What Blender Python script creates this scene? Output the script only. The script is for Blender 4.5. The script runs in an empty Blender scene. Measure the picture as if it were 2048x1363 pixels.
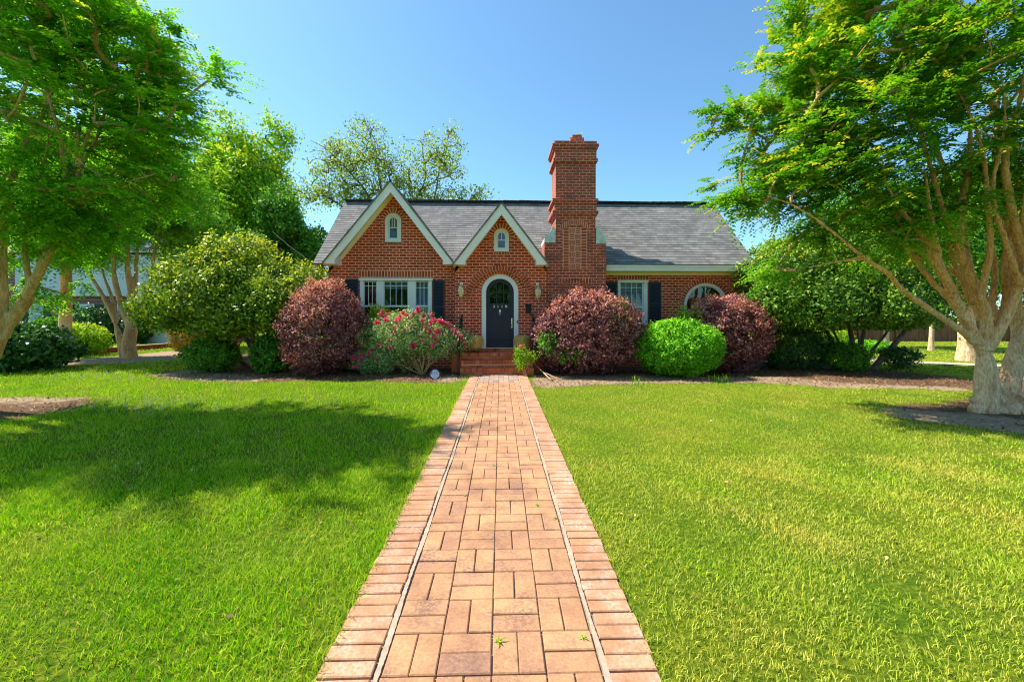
import bpy, math, random
import numpy as np
from mathutils import Vector, geometry
random.seed(7)
R = math.radians
# ------------------------------------------------------------------ camera, sky, sun, exposure
F = 826.0; CXP = 1024.0; HY = 632.0; CH = 1.65      # focal length / centre / horizon in photo pixels, eye height
TH = math.atan(23 / F)
ST, CT = math.sin(TH), math.cos(TH)
sc = bpy.context.scene
COL = sc.collection
cam = bpy.data.cameras.new('camera'); cam.lens = 36 * F / 2048; cam.sensor_width = 36
cam.shift_y = -49.5 / 2048; cam.clip_end = 2000; cam.clip_start = 0.05
camo = bpy.data.objects.new('camera', cam); COL.objects.link(camo)
camo.location = (0, 0, CH); camo.rotation_euler = (R(90), 0, -TH); sc.camera = camo
SUN_EL, SUN_AZ = R(54), R(-71)                       # azimuth clockwise from +Y
world = bpy.data.worlds.new('World'); sc.world = world; world.use_nodes = True
wn = world.node_tree; bg = wn.nodes['Background']
sky = wn.nodes.new('ShaderNodeTexSky'); sky.sky_type = 'NISHITA'; sky.sun_disc = False
sky.sun_elevation = SUN_EL; sky.sun_rotation = SUN_AZ
sky.air_density = 1.0; sky.dust_density = 0.6; sky.ozone_density = 3.0
tint = wn.nodes.new('ShaderNodeMix'); tint.data_type = 'RGBA'; tint.blend_type = 'MULTIPLY'; tint.inputs[0].default_value = 1
tint.inputs[7].default_value = (.62, .84, .86, 1); wn.links.new(sky.outputs[0], tint.inputs[6])
wn.links.new(tint.outputs[2], bg.inputs[0]); bg.inputs[1].default_value = 0.102
sl = bpy.data.lights.new('sun', 'SUN'); sl.energy = 3.3; sl.angle = R(0.6); sl.color = (1, .93, .8)
so = bpy.data.objects.new('sun', sl); COL.objects.link(so); so.location = (-20, 5, 30)
SV = Vector((math.sin(SUN_AZ) * math.cos(SUN_EL), math.cos(SUN_AZ) * math.cos(SUN_EL), math.sin(SUN_EL)))
so.rotation_euler = SV.to_track_quat('Z', 'Y').to_euler()
sc.view_settings.view_transform = 'Standard'; sc.view_settings.look = 'None'
sc.view_settings.exposure = 1.5; sc.view_settings.gamma = 1
sc.cycles.max_bounces = 8; sc.cycles.filter_width = 1.1; sc.cycles.transparent_max_bounces = 12

# ------------------------------------------------------------------ measuring helpers (photo pixel -> place)
def PX(px, Y):
    a = (px - CXP) / F
    return Y * (ST + a * CT) / (CT - a * ST)
def P(px, py, Y):
    X = PX(px, Y); d = X * ST + Y * CT
    return Vector((X, Y, CH - (py - HY) * d / F))
def PZ(px, py, Y): return P(px, py, Y).z
def G(px, py):
    d = F * CH / (py - HY); r = (px - CXP) / F * d
    return Vector((r * CT + d * ST, -r * ST + d * CT, 0))

# ------------------------------------------------------------------ object helpers
def tag(o, label=None, cat=None, group=None, kind=None):
    if label: o['label'] = label
    if cat: o['category'] = cat
    if group: o['group'] = group
    if kind: o['kind'] = kind
    return o
def empty(name, loc=(0, 0, 0)):
    o = bpy.data.objects.new(name, None); COL.objects.link(o); o.location = loc; o.empty_display_size = .1
    return o
def thing(name, label, cat, group=None):
    return tag(empty(name), label, cat, group)
def adopt(o, parent):
    if parent is not None: o.parent = parent
    return o

class MB:
    def __init__(s): s.v = []; s.f = []; s.r = []
    def face(s, pts, rnd=0.5):
        b = len(s.v); s.v += [tuple(p) for p in pts]; s.f.append(tuple(range(b, b + len(pts)))); s.r.append(rnd)
    def box(s, x0, x1, y0, y1, z0, z1, rnd=None):
        r = random.random() if rnd is None else rnd
        b = len(s.v)
        s.v += [(x0, y0, z0), (x1, y0, z0), (x1, y1, z0), (x0, y1, z0), (x0, y0, z1), (x1, y0, z1), (x1, y1, z1), (x0, y1, z1)]
        for q in ((0, 3, 2, 1), (4, 5, 6, 7), (0, 1, 5, 4), (1, 2, 6, 5), (2, 3, 7, 6), (3, 0, 4, 7)):
            s.f.append(tuple(b + i for i in q)); s.r.append(r)
    def hexa(s, p, rnd=None):           # 8 corners: 4 bottom ccw, 4 top ccw
        r = random.random() if rnd is None else rnd
        b = len(s.v); s.v += [tuple(q) for q in p]
        for q in ((0, 3, 2, 1), (4, 5, 6, 7), (0, 1, 5, 4), (1, 2, 6, 5), (2, 3, 7, 6), (3, 0, 4, 7)):
            s.f.append(tuple(b + i for i in q)); s.r.append(r)
    def prism(s, poly, y0, y1, rnd=.5):  # poly in (x,z), counter-clockwise seen from -y
        n = len(poly)
        tris = geometry.tessellate_polygon([[Vector((x, z, 0)) for x, z in poly]])
        b = len(s.v); s.v += [(x, y0, z) for x, z in poly] + [(x, y1, z) for x, z in poly]
        for t in tris:
            s.f.append(tuple(b + i for i in t)); s.r.append(rnd)
            s.f.append(tuple(b + n + i for i in t[::-1])); s.r.append(rnd)
        for i in range(n):
            j = (i + 1) % n
            s.f.append((b + i, b + j, b + n + j, b + n + i)); s.r.append(rnd)
    def wall(s, outer, holes, y0, depth, rnd=.5):   # flat wall facing -y with openings and their reveals
        loops = [outer] + holes
        tris = geometry.tessellate_polygon([[Vector((x, z, 0)) for x, z in l] for l in loops])
        flat = [p for l in loops for p in l]
        b = len(s.v); s.v += [(x, y0, z) for x, z in flat]
        for t in tris: s.f.append(tuple(b + i for i in t)); s.r.append(rnd)
        for l in loops:
            for i in range(len(l)):
                a, c = l[i], l[(i + 1) % len(l)]
                s.face([(a[0], y0, a[1]), (c[0], y0, c[1]), (c[0], y0 + depth, c[1]), (a[0], y0 + depth, a[1])], rnd)
    def tube(s, pts, rad, sides=8, rnd=.5, caps=True):
        pts = [Vector(p) for p in pts]; n = len(pts)
        if not hasattr(rad, '__len__'): rad = [rad] * n
        b = len(s.v); u = None
        for i, p in enumerate(pts):
            t = (pts[min(i + 1, n - 1)] - pts[max(i - 1, 0)])
            t = t.normalized() if t.length > 1e-9 else Vector((0, 0, 1))
            if u is None:
                u = t.orthogonal().normalized()
            else:
                u = (u - t * u.dot(t)); u = u.normalized() if u.length > 1e-6 else t.orthogonal().normalized()
            w = t.cross(u)
            for k in range(sides):
                a = 2 * math.pi * k / sides
                s.v.append(tuple(p + (u * math.cos(a) + w * math.sin(a)) * rad[i]))
        for i in range(n - 1):
            for k in range(sides):
                k2 = (k + 1) % sides
                s.f.append((b + i * sides + k, b + i * sides + k2, b + (i + 1) * sides + k2, b + (i + 1) * sides + k)); s.r.append(rnd)
        if caps:
            s.f.append(tuple(b + k for k in range(sides))[::-1]); s.r.append(rnd)
            s.f.append(tuple(b + (n - 1) * sides + k for k in range(sides))); s.r.append(rnd)
    def lathe(s, c, prof, sides=16, rnd=.5):   # prof: (radius, z)
        b = len(s.v)
        for r, z in prof:
            for k in range(sides):
                a = 2 * math.pi * k / sides
                s.v.append((c[0] + r * math.cos(a), c[1] + r * math.sin(a), c[2] + z))
        for i in range(len(prof) - 1):
            for k in range(sides):
                k2 = (k + 1) % sides
                s.f.append((b + i * sides + k, b + i * sides + k2, b + (i + 1) * sides + k2, b + (i + 1) * sides + k)); s.r.append(rnd)
    def build(s, name, mat, parent=None, smooth=False):
        me = bpy.data.meshes.new(name); me.from_pydata(s.v, [], s.f); me.materials.append(mat)
        at = me.attributes.new('rnd', 'FLOAT', 'FACE'); at.data.foreach_set('value', s.r)
        if smooth: me.polygons.foreach_set('use_smooth', [True] * len(s.f))
        me.update()
        o = bpy.data.objects.new(name, me); COL.objects.link(o)
        return adopt(o, parent)

def np_mesh(name, verts, k, mat, parent=None, rnd=None, tip=None, faces=None):
    """verts (N*k,3): N separate k-gons unless faces (list of (index array, starts))"""
    me = bpy.data.meshes.new(name)
    verts = np.ascontiguousarray(verts, dtype=np.float32)
    me.vertices.add(len(verts)); me.vertices.foreach_set('co', verts.ravel())
    if faces is None:
        n = len(verts) // k; idx = np.arange(n * k, dtype=np.int32); st = np.arange(n, dtype=np.int32) * k
    else:
        idx, st = faces; n = len(st)
    me.loops.add(len(idx)); me.loops.foreach_set('vertex_index', idx.astype(np.int32))
    me.polygons.add(n); me.polygons.foreach_set('loop_start', st.astype(np.int32))
    me.materials.append(mat)
    me.update(calc_edges=True)
    for nm, arr in (('rnd', rnd), ('tip', tip)):
        if arr is not None:
            at = me.attributes.new(nm, 'FLOAT', 'FACE'); at.data.foreach_set('value', np.ascontiguousarray(arr, dtype=np.float32))
    o = bpy.data.objects.new(name, me); COL.objects.link(o)
    return adopt(o, parent)

# ------------------------------------------------------------------ materials
def newmat(name):
    m = bpy.data.materials.new(name); m.use_nodes = True
    nt = m.node_tree; b = nt.nodes['Principled BSDF']
    return m, nt, b
def ramp(nt, stops, fac):
    r = nt.nodes.new('ShaderNodeValToRGB'); e = r.color_ramp.elements
    while len(e) < len(stops): e.new(.5)
    for i, (p, c) in enumerate(stops): e[i].position = p; e[i].color = (*c, 1)
    nt.links.new(fac, r.inputs[0]); return r.outputs[0]
def noise(nt, scale, detail=4, rough=.6, vec=None, dist=0):
    n = nt.nodes.new('ShaderNodeTexNoise'); n.inputs['Scale'].default_value = scale
    n.inputs['Detail'].default_value = detail; n.inputs['Roughness'].default_value = rough; n.inputs['Distortion'].default_value = dist
    if vec is None:
        g = nt.nodes.new('ShaderNodeNewGeometry'); vec = g.outputs['Position']
    nt.links.new(vec, n.inputs['Vector']); return n.outputs['Fac']
def mixc(nt, fac, a, b, mode='MIX'):
    m = nt.nodes.new('ShaderNodeMix'); m.data_type = 'RGBA'; m.blend_type = mode
    for sock, val in ((m.inputs[0], fac), (m.inputs[6], a), (m.inputs[7], b)):
        if isinstance(val, (int, float)): sock.default_value = val
        elif isinstance(val, tuple): sock.default_value = (*val, 1)
        else: nt.links.new(val, sock)
    return m.outputs[2]
def math_n(nt, op, a, b=None):
    m = nt.nodes.new('ShaderNodeMath'); m.operation = op
    for i, val in enumerate((a, b)):
        if val is None: continue
        if isinstance(val, (int, float)): m.inputs[i].default_value = val
        else: nt.links.new(val, m.inputs[i])
    return m.outputs[0]
def attr(nt, name):
    a = nt.nodes.new('ShaderNodeAttribute'); a.attribute_name = name; return a.outputs['Fac']
def bump(nt, b, h, strength=.3, dist=.02):
    n = nt.nodes.new('ShaderNodeBump'); n.inputs['Strength'].default_value = strength; n.inputs['Distance'].default_value = dist
    nt.links.new(h, n.inputs['Height']); nt.links.new(n.outputs[0], b.inputs['Normal'])
def plain(name, c, rough=.6, metal=0, var=.12, scale=8, bmp=0.15):
    m, nt, b = newmat(name)
    lo = tuple(x * (1 - var) for x in c); hi = tuple(min(1, x * (1 + var)) for x in c)
    f = noise(nt, scale, 6, .65)
    nt.links.new(ramp(nt, [(.3, lo), (.7, hi)], f), b.inputs['Base Color'])
    b.inputs['Roughness'].default_value = rough; b.inputs['Metallic'].default_value = metal
    if bmp: bump(nt, b, noise(nt, scale * 9, 3), bmp, .004)
    return m
def wallvec(nt, z0=0.0):
    g = nt.nodes.new('ShaderNodeNewGeometry')
    sp = nt.nodes.new('ShaderNodeSeparateXYZ'); nt.links.new(g.outputs['Position'], sp.inputs[0])
    sn = nt.nodes.new('ShaderNodeSeparateXYZ'); nt.links.new(g.outputs['True Normal'], sn.inputs[0])
    side = math_n(nt, 'GREATER_THAN', math_n(nt, 'ABSOLUTE', sn.outputs[0]), .5)
    flat = math_n(nt, 'GREATER_THAN', math_n(nt, 'ABSOLUTE', sn.outputs[2]), .9)
    u = nt.nodes.new('ShaderNodeMix'); nt.links.new(side, u.inputs[0]); nt.links.new(sp.outputs[0], u.inputs[2]); nt.links.new(sp.outputs[1], u.inputs[3])
    v = nt.nodes.new('ShaderNodeMix'); nt.links.new(flat, v.inputs[0])
    nt.links.new(math_n(nt, 'SUBTRACT', sp.outputs[2], z0), v.inputs[2]); nt.links.new(sp.outputs[1], v.inputs[3])
    cb = nt.nodes.new('ShaderNodeCombineXYZ'); nt.links.new(u.outputs[0], cb.inputs[0]); nt.links.new(v.outputs[0], cb.inputs[1])
    return cb.outputs[0]
def brick_mat(name, c1, c2, cm, w=.215, h=.0865, mort=.0105, stain=None, z0=0.0, bias=0.0):
    m, nt, b = newmat(name)
    vec = wallvec(nt, z0)
    # slight wobble of the courses
    t = nt.nodes.new('ShaderNodeTexBrick'); nt.links.new(vec, t.inputs['Vector'])
    t.inputs['Scale'].default_value = 1; t.inputs['Brick Width'].default_value = w; t.inputs['Row Height'].default_value = h
    t.inputs['Mortar Size'].default_value = mort; t.inputs['Mortar Smooth'].default_value = .15; t.inputs['Bias'].default_value = bias
    t.inputs['Color1'].default_value = (*c1, 1); t.inputs['Color2'].default_value = (*c2, 1); t.inputs['Mortar'].default_value = (*cm, 1)
    n1 = noise(nt, 1.3, 5, .65); n2 = noise(nt, 45, 4, .7)
    col = mixc(nt, .55, t.outputs['Color'], ramp(nt, [(.3, (.62, .6, .6)), (.65, (1.15, 1.12, 1.1))], n1), 'MULTIPLY')
    col = mixc(nt, .5, col, ramp(nt, [(.3, (.6, .6, .6)), (.7, (1.3, 1.3, 1.3))], n2), 'MULTIPLY')
    if stain:
        col = mixc(nt, math_n(nt, 'MULTIPLY', ramp(nt, [(.45, (0, 0, 0)), (.62, (1, 1, 1))], noise(nt, 3.1, 6, .75)), .65), col, stain)
    nt.links.new(col, b.inputs['Base Color']); b.inputs['Roughness'].default_value = .9
    hgt = math_n(nt, 'SUBTRACT', math_n(nt, 'MULTIPLY', n2, .25), t.outputs['Fac'])
    bump(nt, b, hgt, .7, .008)
    return m
def unit_mat(name, stops, stain=None, scale=60):   # single bricks, colour from the face's rnd
    m, nt, b = newmat(name)
    col = ramp(nt, stops, attr(nt, 'rnd'))
    col = mixc(nt, .6, col, ramp(nt, [(.3, (.6, .58, .56)), (.7, (1.3, 1.3, 1.3))], noise(nt, scale, 5, .7)), 'MULTIPLY')
    if stain:
        f = math_n(nt, 'MULTIPLY', ramp(nt, [(.44, (0, 0, 0)), (.64, (1, 1, 1))], noise(nt, 3.5, 8, .65)), ramp(nt, [(.42, (.1, .1, .1)), (.56, (1, 1, 1))], noise(nt, 45, 6, .7)))
        col = mixc(nt, math_n(nt, 'MULTIPLY', f, .85), col, stain)
        col = mixc(nt, .8, col, ramp(nt, [(.34, (.62, .56, .54)), (.55, (1.05, 1.03, 1.0))], noise(nt, 1.4, 7, .75)), 'MULTIPLY')
    nt.links.new(col, b.inputs['Base Color']); b.inputs['Roughness'].default_value = .88
    bump(nt, b, noise(nt, scale * 2, 5, .7), .5, .004)
    return m
def leaf_mat(name, stops, tipc=None, gain=1.0, trans=.38, rough=.5, var_scale=1.2, gloss=.25):
    m, nt, b = newmat(name)
    g_ = lambda c: tuple(min(.82, q * gain) for q in c)
    stops = [(p, g_(c)) for p, c in stops]; tipc = g_(tipc) if tipc else None
    col = ramp(nt, stops, attr(nt, 'rnd'))
    big = ramp(nt, [(.35, (.72, .78, .8)), (.65, (1.22, 1.12, 1.0))], noise(nt, var_scale, 3))
    col = mixc(nt, .7, col, big, 'MULTIPLY')
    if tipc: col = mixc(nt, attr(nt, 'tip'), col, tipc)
    nt.links.new(col, b.inputs['Base Color']); b.inputs['Roughness'].default_value = rough
    b.inputs['Specular IOR Level'].default_value = gloss
    tr = nt.nodes.new('ShaderNodeBsdfTranslucent'); nt.links.new(mixc(nt, 1.0, col, (1.12, 1.12, .6), 'MULTIPLY'), tr.inputs[0])
    mx = nt.nodes.new('ShaderNodeMixShader'); mx.inputs[0].default_value = trans
    nt.links.new(b.outputs[0], mx.inputs[1]); nt.links.new(tr.outputs[0], mx.inputs[2])
    nt.links.new(mx.outputs[0], nt.nodes['Material Output'].inputs[0])
    return m
def bark_mat(name, c1, c2, c3, scale=3.0, stretch=.25, bs=.6):
    m, nt, b = newmat(name)
    g = nt.nodes.new('ShaderNodeNewGeometry'); mp = nt.nodes.new('ShaderNodeMapping')
    mp.inputs['Scale'].default_value = (1, 1, stretch); nt.links.new(g.outputs['Position'], mp.inputs[0])
    n1 = noise(nt, scale * 3, 7, .7, mp.outputs[0], .6); n2 = noise(nt, scale * 14, 5, .7, mp.outputs[0])
    col = ramp(nt, [(.3, c1), (.5, c2), (.68, c3)], n1)
    col = mixc(nt, .75, col, ramp(nt, [(.36, (.4, .38, .35)), (.6, (1.1, 1.1, 1.1))], n2), 'MULTIPLY')
    nt.links.new(col, b.inputs['Base Color']); b.inputs['Roughness'].default_value = .85
    bump(nt, b, math_n(nt, 'ADD', n1, n2), bs, .03)
    return m
def glass_mat(name, tint=(.75, .85, .95), fac=.35):
    m, nt, b = newmat(name); nt.nodes.remove(b)
    t = nt.nodes.new('ShaderNodeBsdfTransparent'); t.inputs[0].default_value = (*tint, 1)
    gl = nt.nodes.new('ShaderNodeBsdfGlossy'); gl.inputs['Roughness'].default_value = .03
    fr = nt.nodes.new('ShaderNodeFresnel'); fr.inputs[0].default_value = 1.5
    f = math_n(nt, 'ADD', fr.outputs[0], fac)
    mx = nt.nodes.new('ShaderNodeMixShader'); nt.links.new(f, mx.inputs[0])
    nt.links.new(t.outputs[0], mx.inputs[1]); nt.links.new(gl.outputs[0], mx.inputs[2])
    nt.links.new(mx.outputs[0], nt.nodes['Material Output'].inputs[0])
    return m

M = {}
M['brick'] = brick_mat('red_brick', (.66, .072, .020), (.38, .036, .012), (.95, .50, .34), mort=.0115)
M['brick_chim'] = brick_mat('weathered_brick', (.56, .085, .035), (.35, .055, .028), (.85, .42, .28), mort=.010, stain=(.18, .07, .05))
M['brick_far'] = brick_mat('neighbour_brick', (.26, .06, .05), (.2, .045, .04), (.5, .4, .37), mort=.012)
M['unit'] = unit_mat('brick_unit', [(0, (.36, .045, .014)), (.5, (.48, .065, .02)), (1, (.56, .10, .03))])
M['unit_step'] = unit_mat('step_brick', [(0, (.45, .07, .025)), (.5, (.60, .11, .035)), (1, (.70, .2, .09))])
M['mortar'] = plain('mortar', (.90, .58, .42), .95, var=.2, scale=20)
M['paver'] = unit_mat('paver', [(0, (.34, .18, .11)), (.02, (.41, .21, .11)), (.3, (.44, .23, .115)), (.7, (.46, .25, .12)), (.9, (.48, .27, .13)), (1, (.42, .21, .125))], stain=(.20, .10, .08), scale=55)
M['border'] = unit_mat('border_brick', [(0, (.41, .19, .10)), (.5, (.44, .22, .115)), (1, (.47, .245, .13))], stain=(.60, .42, .33), scale=50)
M['greypaver'] = unit_mat('grey_paver', [(0, (.24, .17, .14)), (.5, (.34, .24, .19)), (1, (.42, .28, .22))], scale=40)  # greyer tone for the last rows before the steps
M['joint'] = plain('joint_sand', (.26, .19, .13), .95, var=.35, scale=30, bmp=.4)
M['lime'] = plain('lime_mortar', (.38, .29, .21), .95, var=.2, scale=25, bmp=.5)
M['white'] = plain('white_paint', (.90, .84, .80), .55, var=.05, scale=3)
M['cream'] = plain('cream_paint', (.95, .84, .58), .6, var=.05, scale=3)
M['white2'] = plain('trim_paint', (.84, .84, .84), .5, var=.04, scale=4)
M['shutter'] = plain('slate_blue_paint', (.018, .032, .06), .6, var=.15, scale=6)
M['door'] = plain('navy_paint', (.010, .014, .04), .55, var=.2, scale=5, bmp=.05)
M['black'] = plain('black_metal', (.012, .012, .014), .4, metal=.4)
M['silver'] = plain('silver_metal', (.75, .75, .78), .25, metal=.9, bmp=0)
M['cement'] = plain('limed_cement', (.62, .66, .6), .9, var=.25, scale=9, bmp=.5)
M['dark'] = plain('dark_room', (.015, .016, .02), .9, bmp=0)
M['curtain'] = plain('pale_curtain', (.45, .52, .6), .9, bmp=0)
M['blind'] = plain('white_blind', (.95, .94, .88), .7, bmp=0)
M['glass'] = glass_mat('window_glass', fac=.0)
M['skyglass'] = glass_mat('reflective_glass', (.8, .85, .9), fac=.02)
M['painted_sky'] = plain('painted_sky_reflection', (.09, .30, .62), .9, var=.3, bmp=0)  # blue panel colour paints the sky reflection of the attic panes
M['sand'] = plain('concrete', (.42, .37, .30), .95, var=.15, scale=5, bmp=.4)
M['flash'] = plain('dark_ridge', (.03, .03, .035), .7)
def lampglass():
    m, nt, b = newmat('amber_lamp_glass'); b.inputs['Base Color'].default_value = (.75, .6, .3, 1); b.inputs['Roughness'].default_value = .2
    nt.links.new(ramp(nt, [(.35, (.5, .36, .12)), (.6, (.85, .75, .45))], noise(nt, 30, 3)), b.inputs['Base Color'])
    return m
M['amber'] = lampglass()
# shingles
SH = .098
def shingle():
    m, nt, b = newmat('grey_shingle')
    vec = wallvec(nt, 3.30)
    t = nt.nodes.new('ShaderNodeTexBrick'); nt.links.new(vec, t.inputs['Vector'])
    t.inputs['Scale'].default_value = 1; t.inputs['Brick Width'].default_value = .31; t.inputs['Row Height'].default_value = SH
    t.inputs['Mortar Size'].default_value = .0035; t.inputs['Mortar Smooth'].default_value = .3; t.offset = .37
    t.inputs['Color1'].default_value = (.165, .160, .160, 1); t.inputs['Color2'].default_value = (.245, .235, .235, 1); t.inputs['Mortar'].default_value = (.05, .05, .055, 1)
    sx = nt.nodes.new('ShaderNodeTexBrick'); nt.links.new(vec, sx.inputs['Vector']); sx.inputs['Scale'].default_value = 1
    sx.inputs['Brick Width'].default_value = .17; sx.inputs['Row Height'].default_value = SH; sx.inputs['Mortar Size'].default_value = 0; sx.offset = .63
    sx.inputs['Color1'].default_value = (.8, .8, .8, 1); sx.inputs['Color2'].default_value = (1.15, 1.13, 1.1, 1)
    col = mixc(nt, 1.0, t.outputs['Color'], sx.outputs['Color'], 'MULTIPLY')
    col = mixc(nt, .5, col, ramp(nt, [(.3, (.75, .75, .78)), (.7, (1.2, 1.18, 1.12))], noise(nt, .9, 4)), 'MULTIPLY')
    col = mixc(nt, .4, col, ramp(nt, [(.3, (.5, .5, .5)), (.7, (1.4, 1.4, 1.4))], noise(nt, 90, 3)), 'MULTIPLY')
    nt.links.new(col, b.inputs['Base Color']); b.inputs['Roughness'].default_value = .95
    bump(nt, b, noise(nt, 150, 3), .3, .004)
    return m
M['shingle'] = shingle()
# foliage
M['crepe'] = leaf_mat('myrtle_leaf', [(0, (.03, .13, .008)), (.4, (.08, .26, .010)), (.75, (.19, .38, .014)), (1, (.42, .52, .03))], (.60, .52, .04), gain=1.3, trans=.45)
M['crepe_bright'] = leaf_mat('myrtle_leaf', [(0, (.03, .13, .008)), (.4, (.08, .26, .010)), (.75, (.19, .38, .014)), (1, (.42, .52, .03))], (.60, .52, .04), gain=1.75, trans=.55)
M['crepe2'] = leaf_mat('myrtle_leaf_deep', [(0, (.04, .15, .012)), (.5, (.12, .30, .014)), (1, (.32, .48, .03))], (.25, .36, .03), gain=1.7, trans=.4)
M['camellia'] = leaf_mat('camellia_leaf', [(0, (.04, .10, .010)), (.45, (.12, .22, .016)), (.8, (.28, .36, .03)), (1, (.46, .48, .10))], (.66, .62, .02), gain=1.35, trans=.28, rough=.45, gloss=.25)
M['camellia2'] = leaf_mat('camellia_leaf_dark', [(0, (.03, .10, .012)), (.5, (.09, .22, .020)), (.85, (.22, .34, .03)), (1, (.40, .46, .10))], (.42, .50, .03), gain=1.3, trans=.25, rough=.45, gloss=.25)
M['bright'] = leaf_mat('spring_leaf', [(0, (.07, .20, .008)), (.5, (.20, .38, .012)), (1, (.44, .54, .03))], (.56, .58, .03), gain=1.45, trans=.45)
M['sparse'] = leaf_mat('young_leaf', [(0, (.12, .22, .05)), (.5, (.30, .42, .09)), (1, (.52, .60, .10))], None, gain=1.05, trans=.45)
M['purple'] = leaf_mat('purple_leaf', [(0, (.05, .013, .024)), (.35, (.18, .052, .075)), (.7, (.36, .14, .16)), (1, (.60, .38, .37))], (.72, .27, .20), gain=1.3, trans=.3)
M['lime_shrub'] = leaf_mat('lime_leaf', [(0, (.03, .16, .008)), (.5, (.10, .34, .010)), (1, (.34, .60, .03))], (.28, .56, .02), gain=1.5, trans=.35)
M['darkshrub'] = leaf_mat('dark_leaf', [(0, (.010, .045, .015)), (.5, (.03, .11, .02)), (.9, (.10, .24, .04)), (1, (.34, .45, .2))], None, gain=1.2, trans=.2, rough=.4, gloss=.35)
M['midshrub'] = leaf_mat('mid_leaf', [(0, (.025, .11, .012)), (.5, (.08, .25, .018)), (1, (.26, .44, .04))], (.36, .46, .04), gain=1.35, trans=.35)
M['rose'] = leaf_mat('rose_leaf', [(0, (.05, .16, .03)), (.35, (.14, .28, .06)), (.7, (.48, .56, .28)), (1, (.78, .70, .50))], None, gain=1.5, trans=.3)
M['orange'] = leaf_mat('orange_leaf', [(0, (.14, .24, .02)), (.5, (.4, .30, .03)), (1, (.6, .24, .03))], (.85, .28, .03), trans=.3)
M['petal'] = leaf_mat('pink_petal', [(0, (.80, .03, .14)), (.5, (.95, .10, .28)), (1, (.95, .40, .52))], None, trans=.3, gloss=.1)
M['clover'] = plain('clover_white', (.6, .6, .5), .8)
M['bark_tan'] = bark_mat('myrtle_bark', (.42, .20, .06), (.68, .38, .14), (.85, .58, .28), bs=.5)
M['bark_grey'] = bark_mat('pale_bark', (.60, .34, .17), (.95, .60, .34), (1.0, .76, .52), bs=.9)
def warm_bark(m):
    nt = m.node_tree; b = nt.nodes['Principled BSDF']; src = b.inputs['Base Color'].links[0].from_socket
    g = nt.nodes.new('ShaderNodeNewGeometry'); sp = nt.nodes.new('ShaderNodeSeparateXYZ'); nt.links.new(g.outputs['Position'], sp.inputs[0])
    h = math_n(nt, 'ADD', math_n(nt, 'MULTIPLY', sp.outputs[2], .3), math_n(nt, 'MULTIPLY', noise(nt, 1.6, 5), .5))
    tan = mixc(nt, 1.0, src, (1.0, .72, .42), 'MULTIPLY')
    nt.links.new(mixc(nt, ramp(nt, [(.58, (0, 0, 0)), (.85, (1, 1, 1))], h), src, tan), b.inputs['Base Color'])
warm_bark(M['bark_grey'])
M['bark_brown'] = bark_mat('brown_bark', (.10, .06, .04), (.18, .12, .08), (.30, .22, .15))
M['bark_dark'] = bark_mat('dark_bark', (.05, .045, .04), (.10, .09, .08), (.16, .14, .12))
M['fence'] = bark_mat('fence_wood', (.16, .06, .03), (.26, .10, .045), (.34, .15, .07), scale=2, stretch=.1)
M['siding'] = plain('white_siding', (.62, .66, .72), .6)
M['straw'] = bark_mat('dried_straw', (.40, .20, .04), (.75, .47, .12), (.9, .68, .28), scale=6, stretch=.15)

# ------------------------------------------------------------------ soil regions
def poly(ps): return np.array([[G(a, b).x, G(a, b).y] for a, b in ps])
SOIL = [poly(p) for p in (
    [(932, 762), (900, 768), (800, 765), (700, 763), (600, 763), (500, 765), (430, 764), (350, 760), (283, 752), (340, 743), (410, 734), (380, 722), (450, 712), (520, 704), (640, 700), (932, 700)],
    [(-400, 798), (0, 795), (120, 793), (195, 797), (180, 812), (90, 828), (0, 842), (-400, 860)],
    [(1062, 774), (1100, 776), (1200, 770), (1300, 768), (1500, 766), (1600, 770), (1700, 778), (1800, 777), (1900, 781), (2300, 793), (2300, 765), (1950, 757), (1850, 748), (1740, 737), (1640, 722), (1500, 705), (1062, 700)],
    [(1745, 815), (1850, 808), (1950, 800), (2300, 800), (2400, 930), (2048, 868), (1900, 850), (1800, 838)],
    [(-200, 745), (60, 735), (230, 727), (330, 722), (420, 714), (430, 700), (380, 697), (240, 712), (100, 722), (-200, 730)])]
SAND = [poly(p) for p in (
    [(1062, 774), (1100, 776), (1200, 770), (1300, 768), (1500, 766), (1600, 770), (1700, 780), (1950, 790), (1950, 778), (1700, 768), (1560, 754), (1450, 756), (1250, 748), (1062, 752)],
    [(1745, 815), (1800, 838), (1900, 850), (2048, 868), (2400, 930), (2400, 880), (2000, 835), (1850, 822)],
    [(283, 752), (350, 760), (430, 764), (520, 764), (500, 752), (420, 746), (410, 734)],
    [(-400, 798), (0, 795), (195, 797), (100, 806), (-400, 812)], [(870, 752), (930, 752), (930, 766), (880, 764)],
    [(-200, 745), (60, 735), (230, 727), (330, 722), (420, 714), (430, 700), (380, 697), (240, 712), (100, 722), (-200, 730)])]
def inpoly(x, y, pg):
    c = np.zeros(x.shape, bool); n = len(pg)
    for i in range(n):
        x1, y1 = pg[i]; x2, y2 = pg[(i + 1) % n]
        if y1 == y2: continue
        t = ((y1 > y) != (y2 > y)) & (x < (x2 - x1) * (y - y1) / (y2 - y1) + x1)
        c ^= t
    return c
def wob(x, y, s=1.0):
    return (np.sin(x * 5.1 * s + 1.3 * np.sin(y * 3.7 * s)) + np.sin(y * 6.3 * s + 1.7 * np.sin(x * 4.3 * s + 2)) + .6 * np.sin(x * 13 * s + y * 9 * s)) / 2.6
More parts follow.
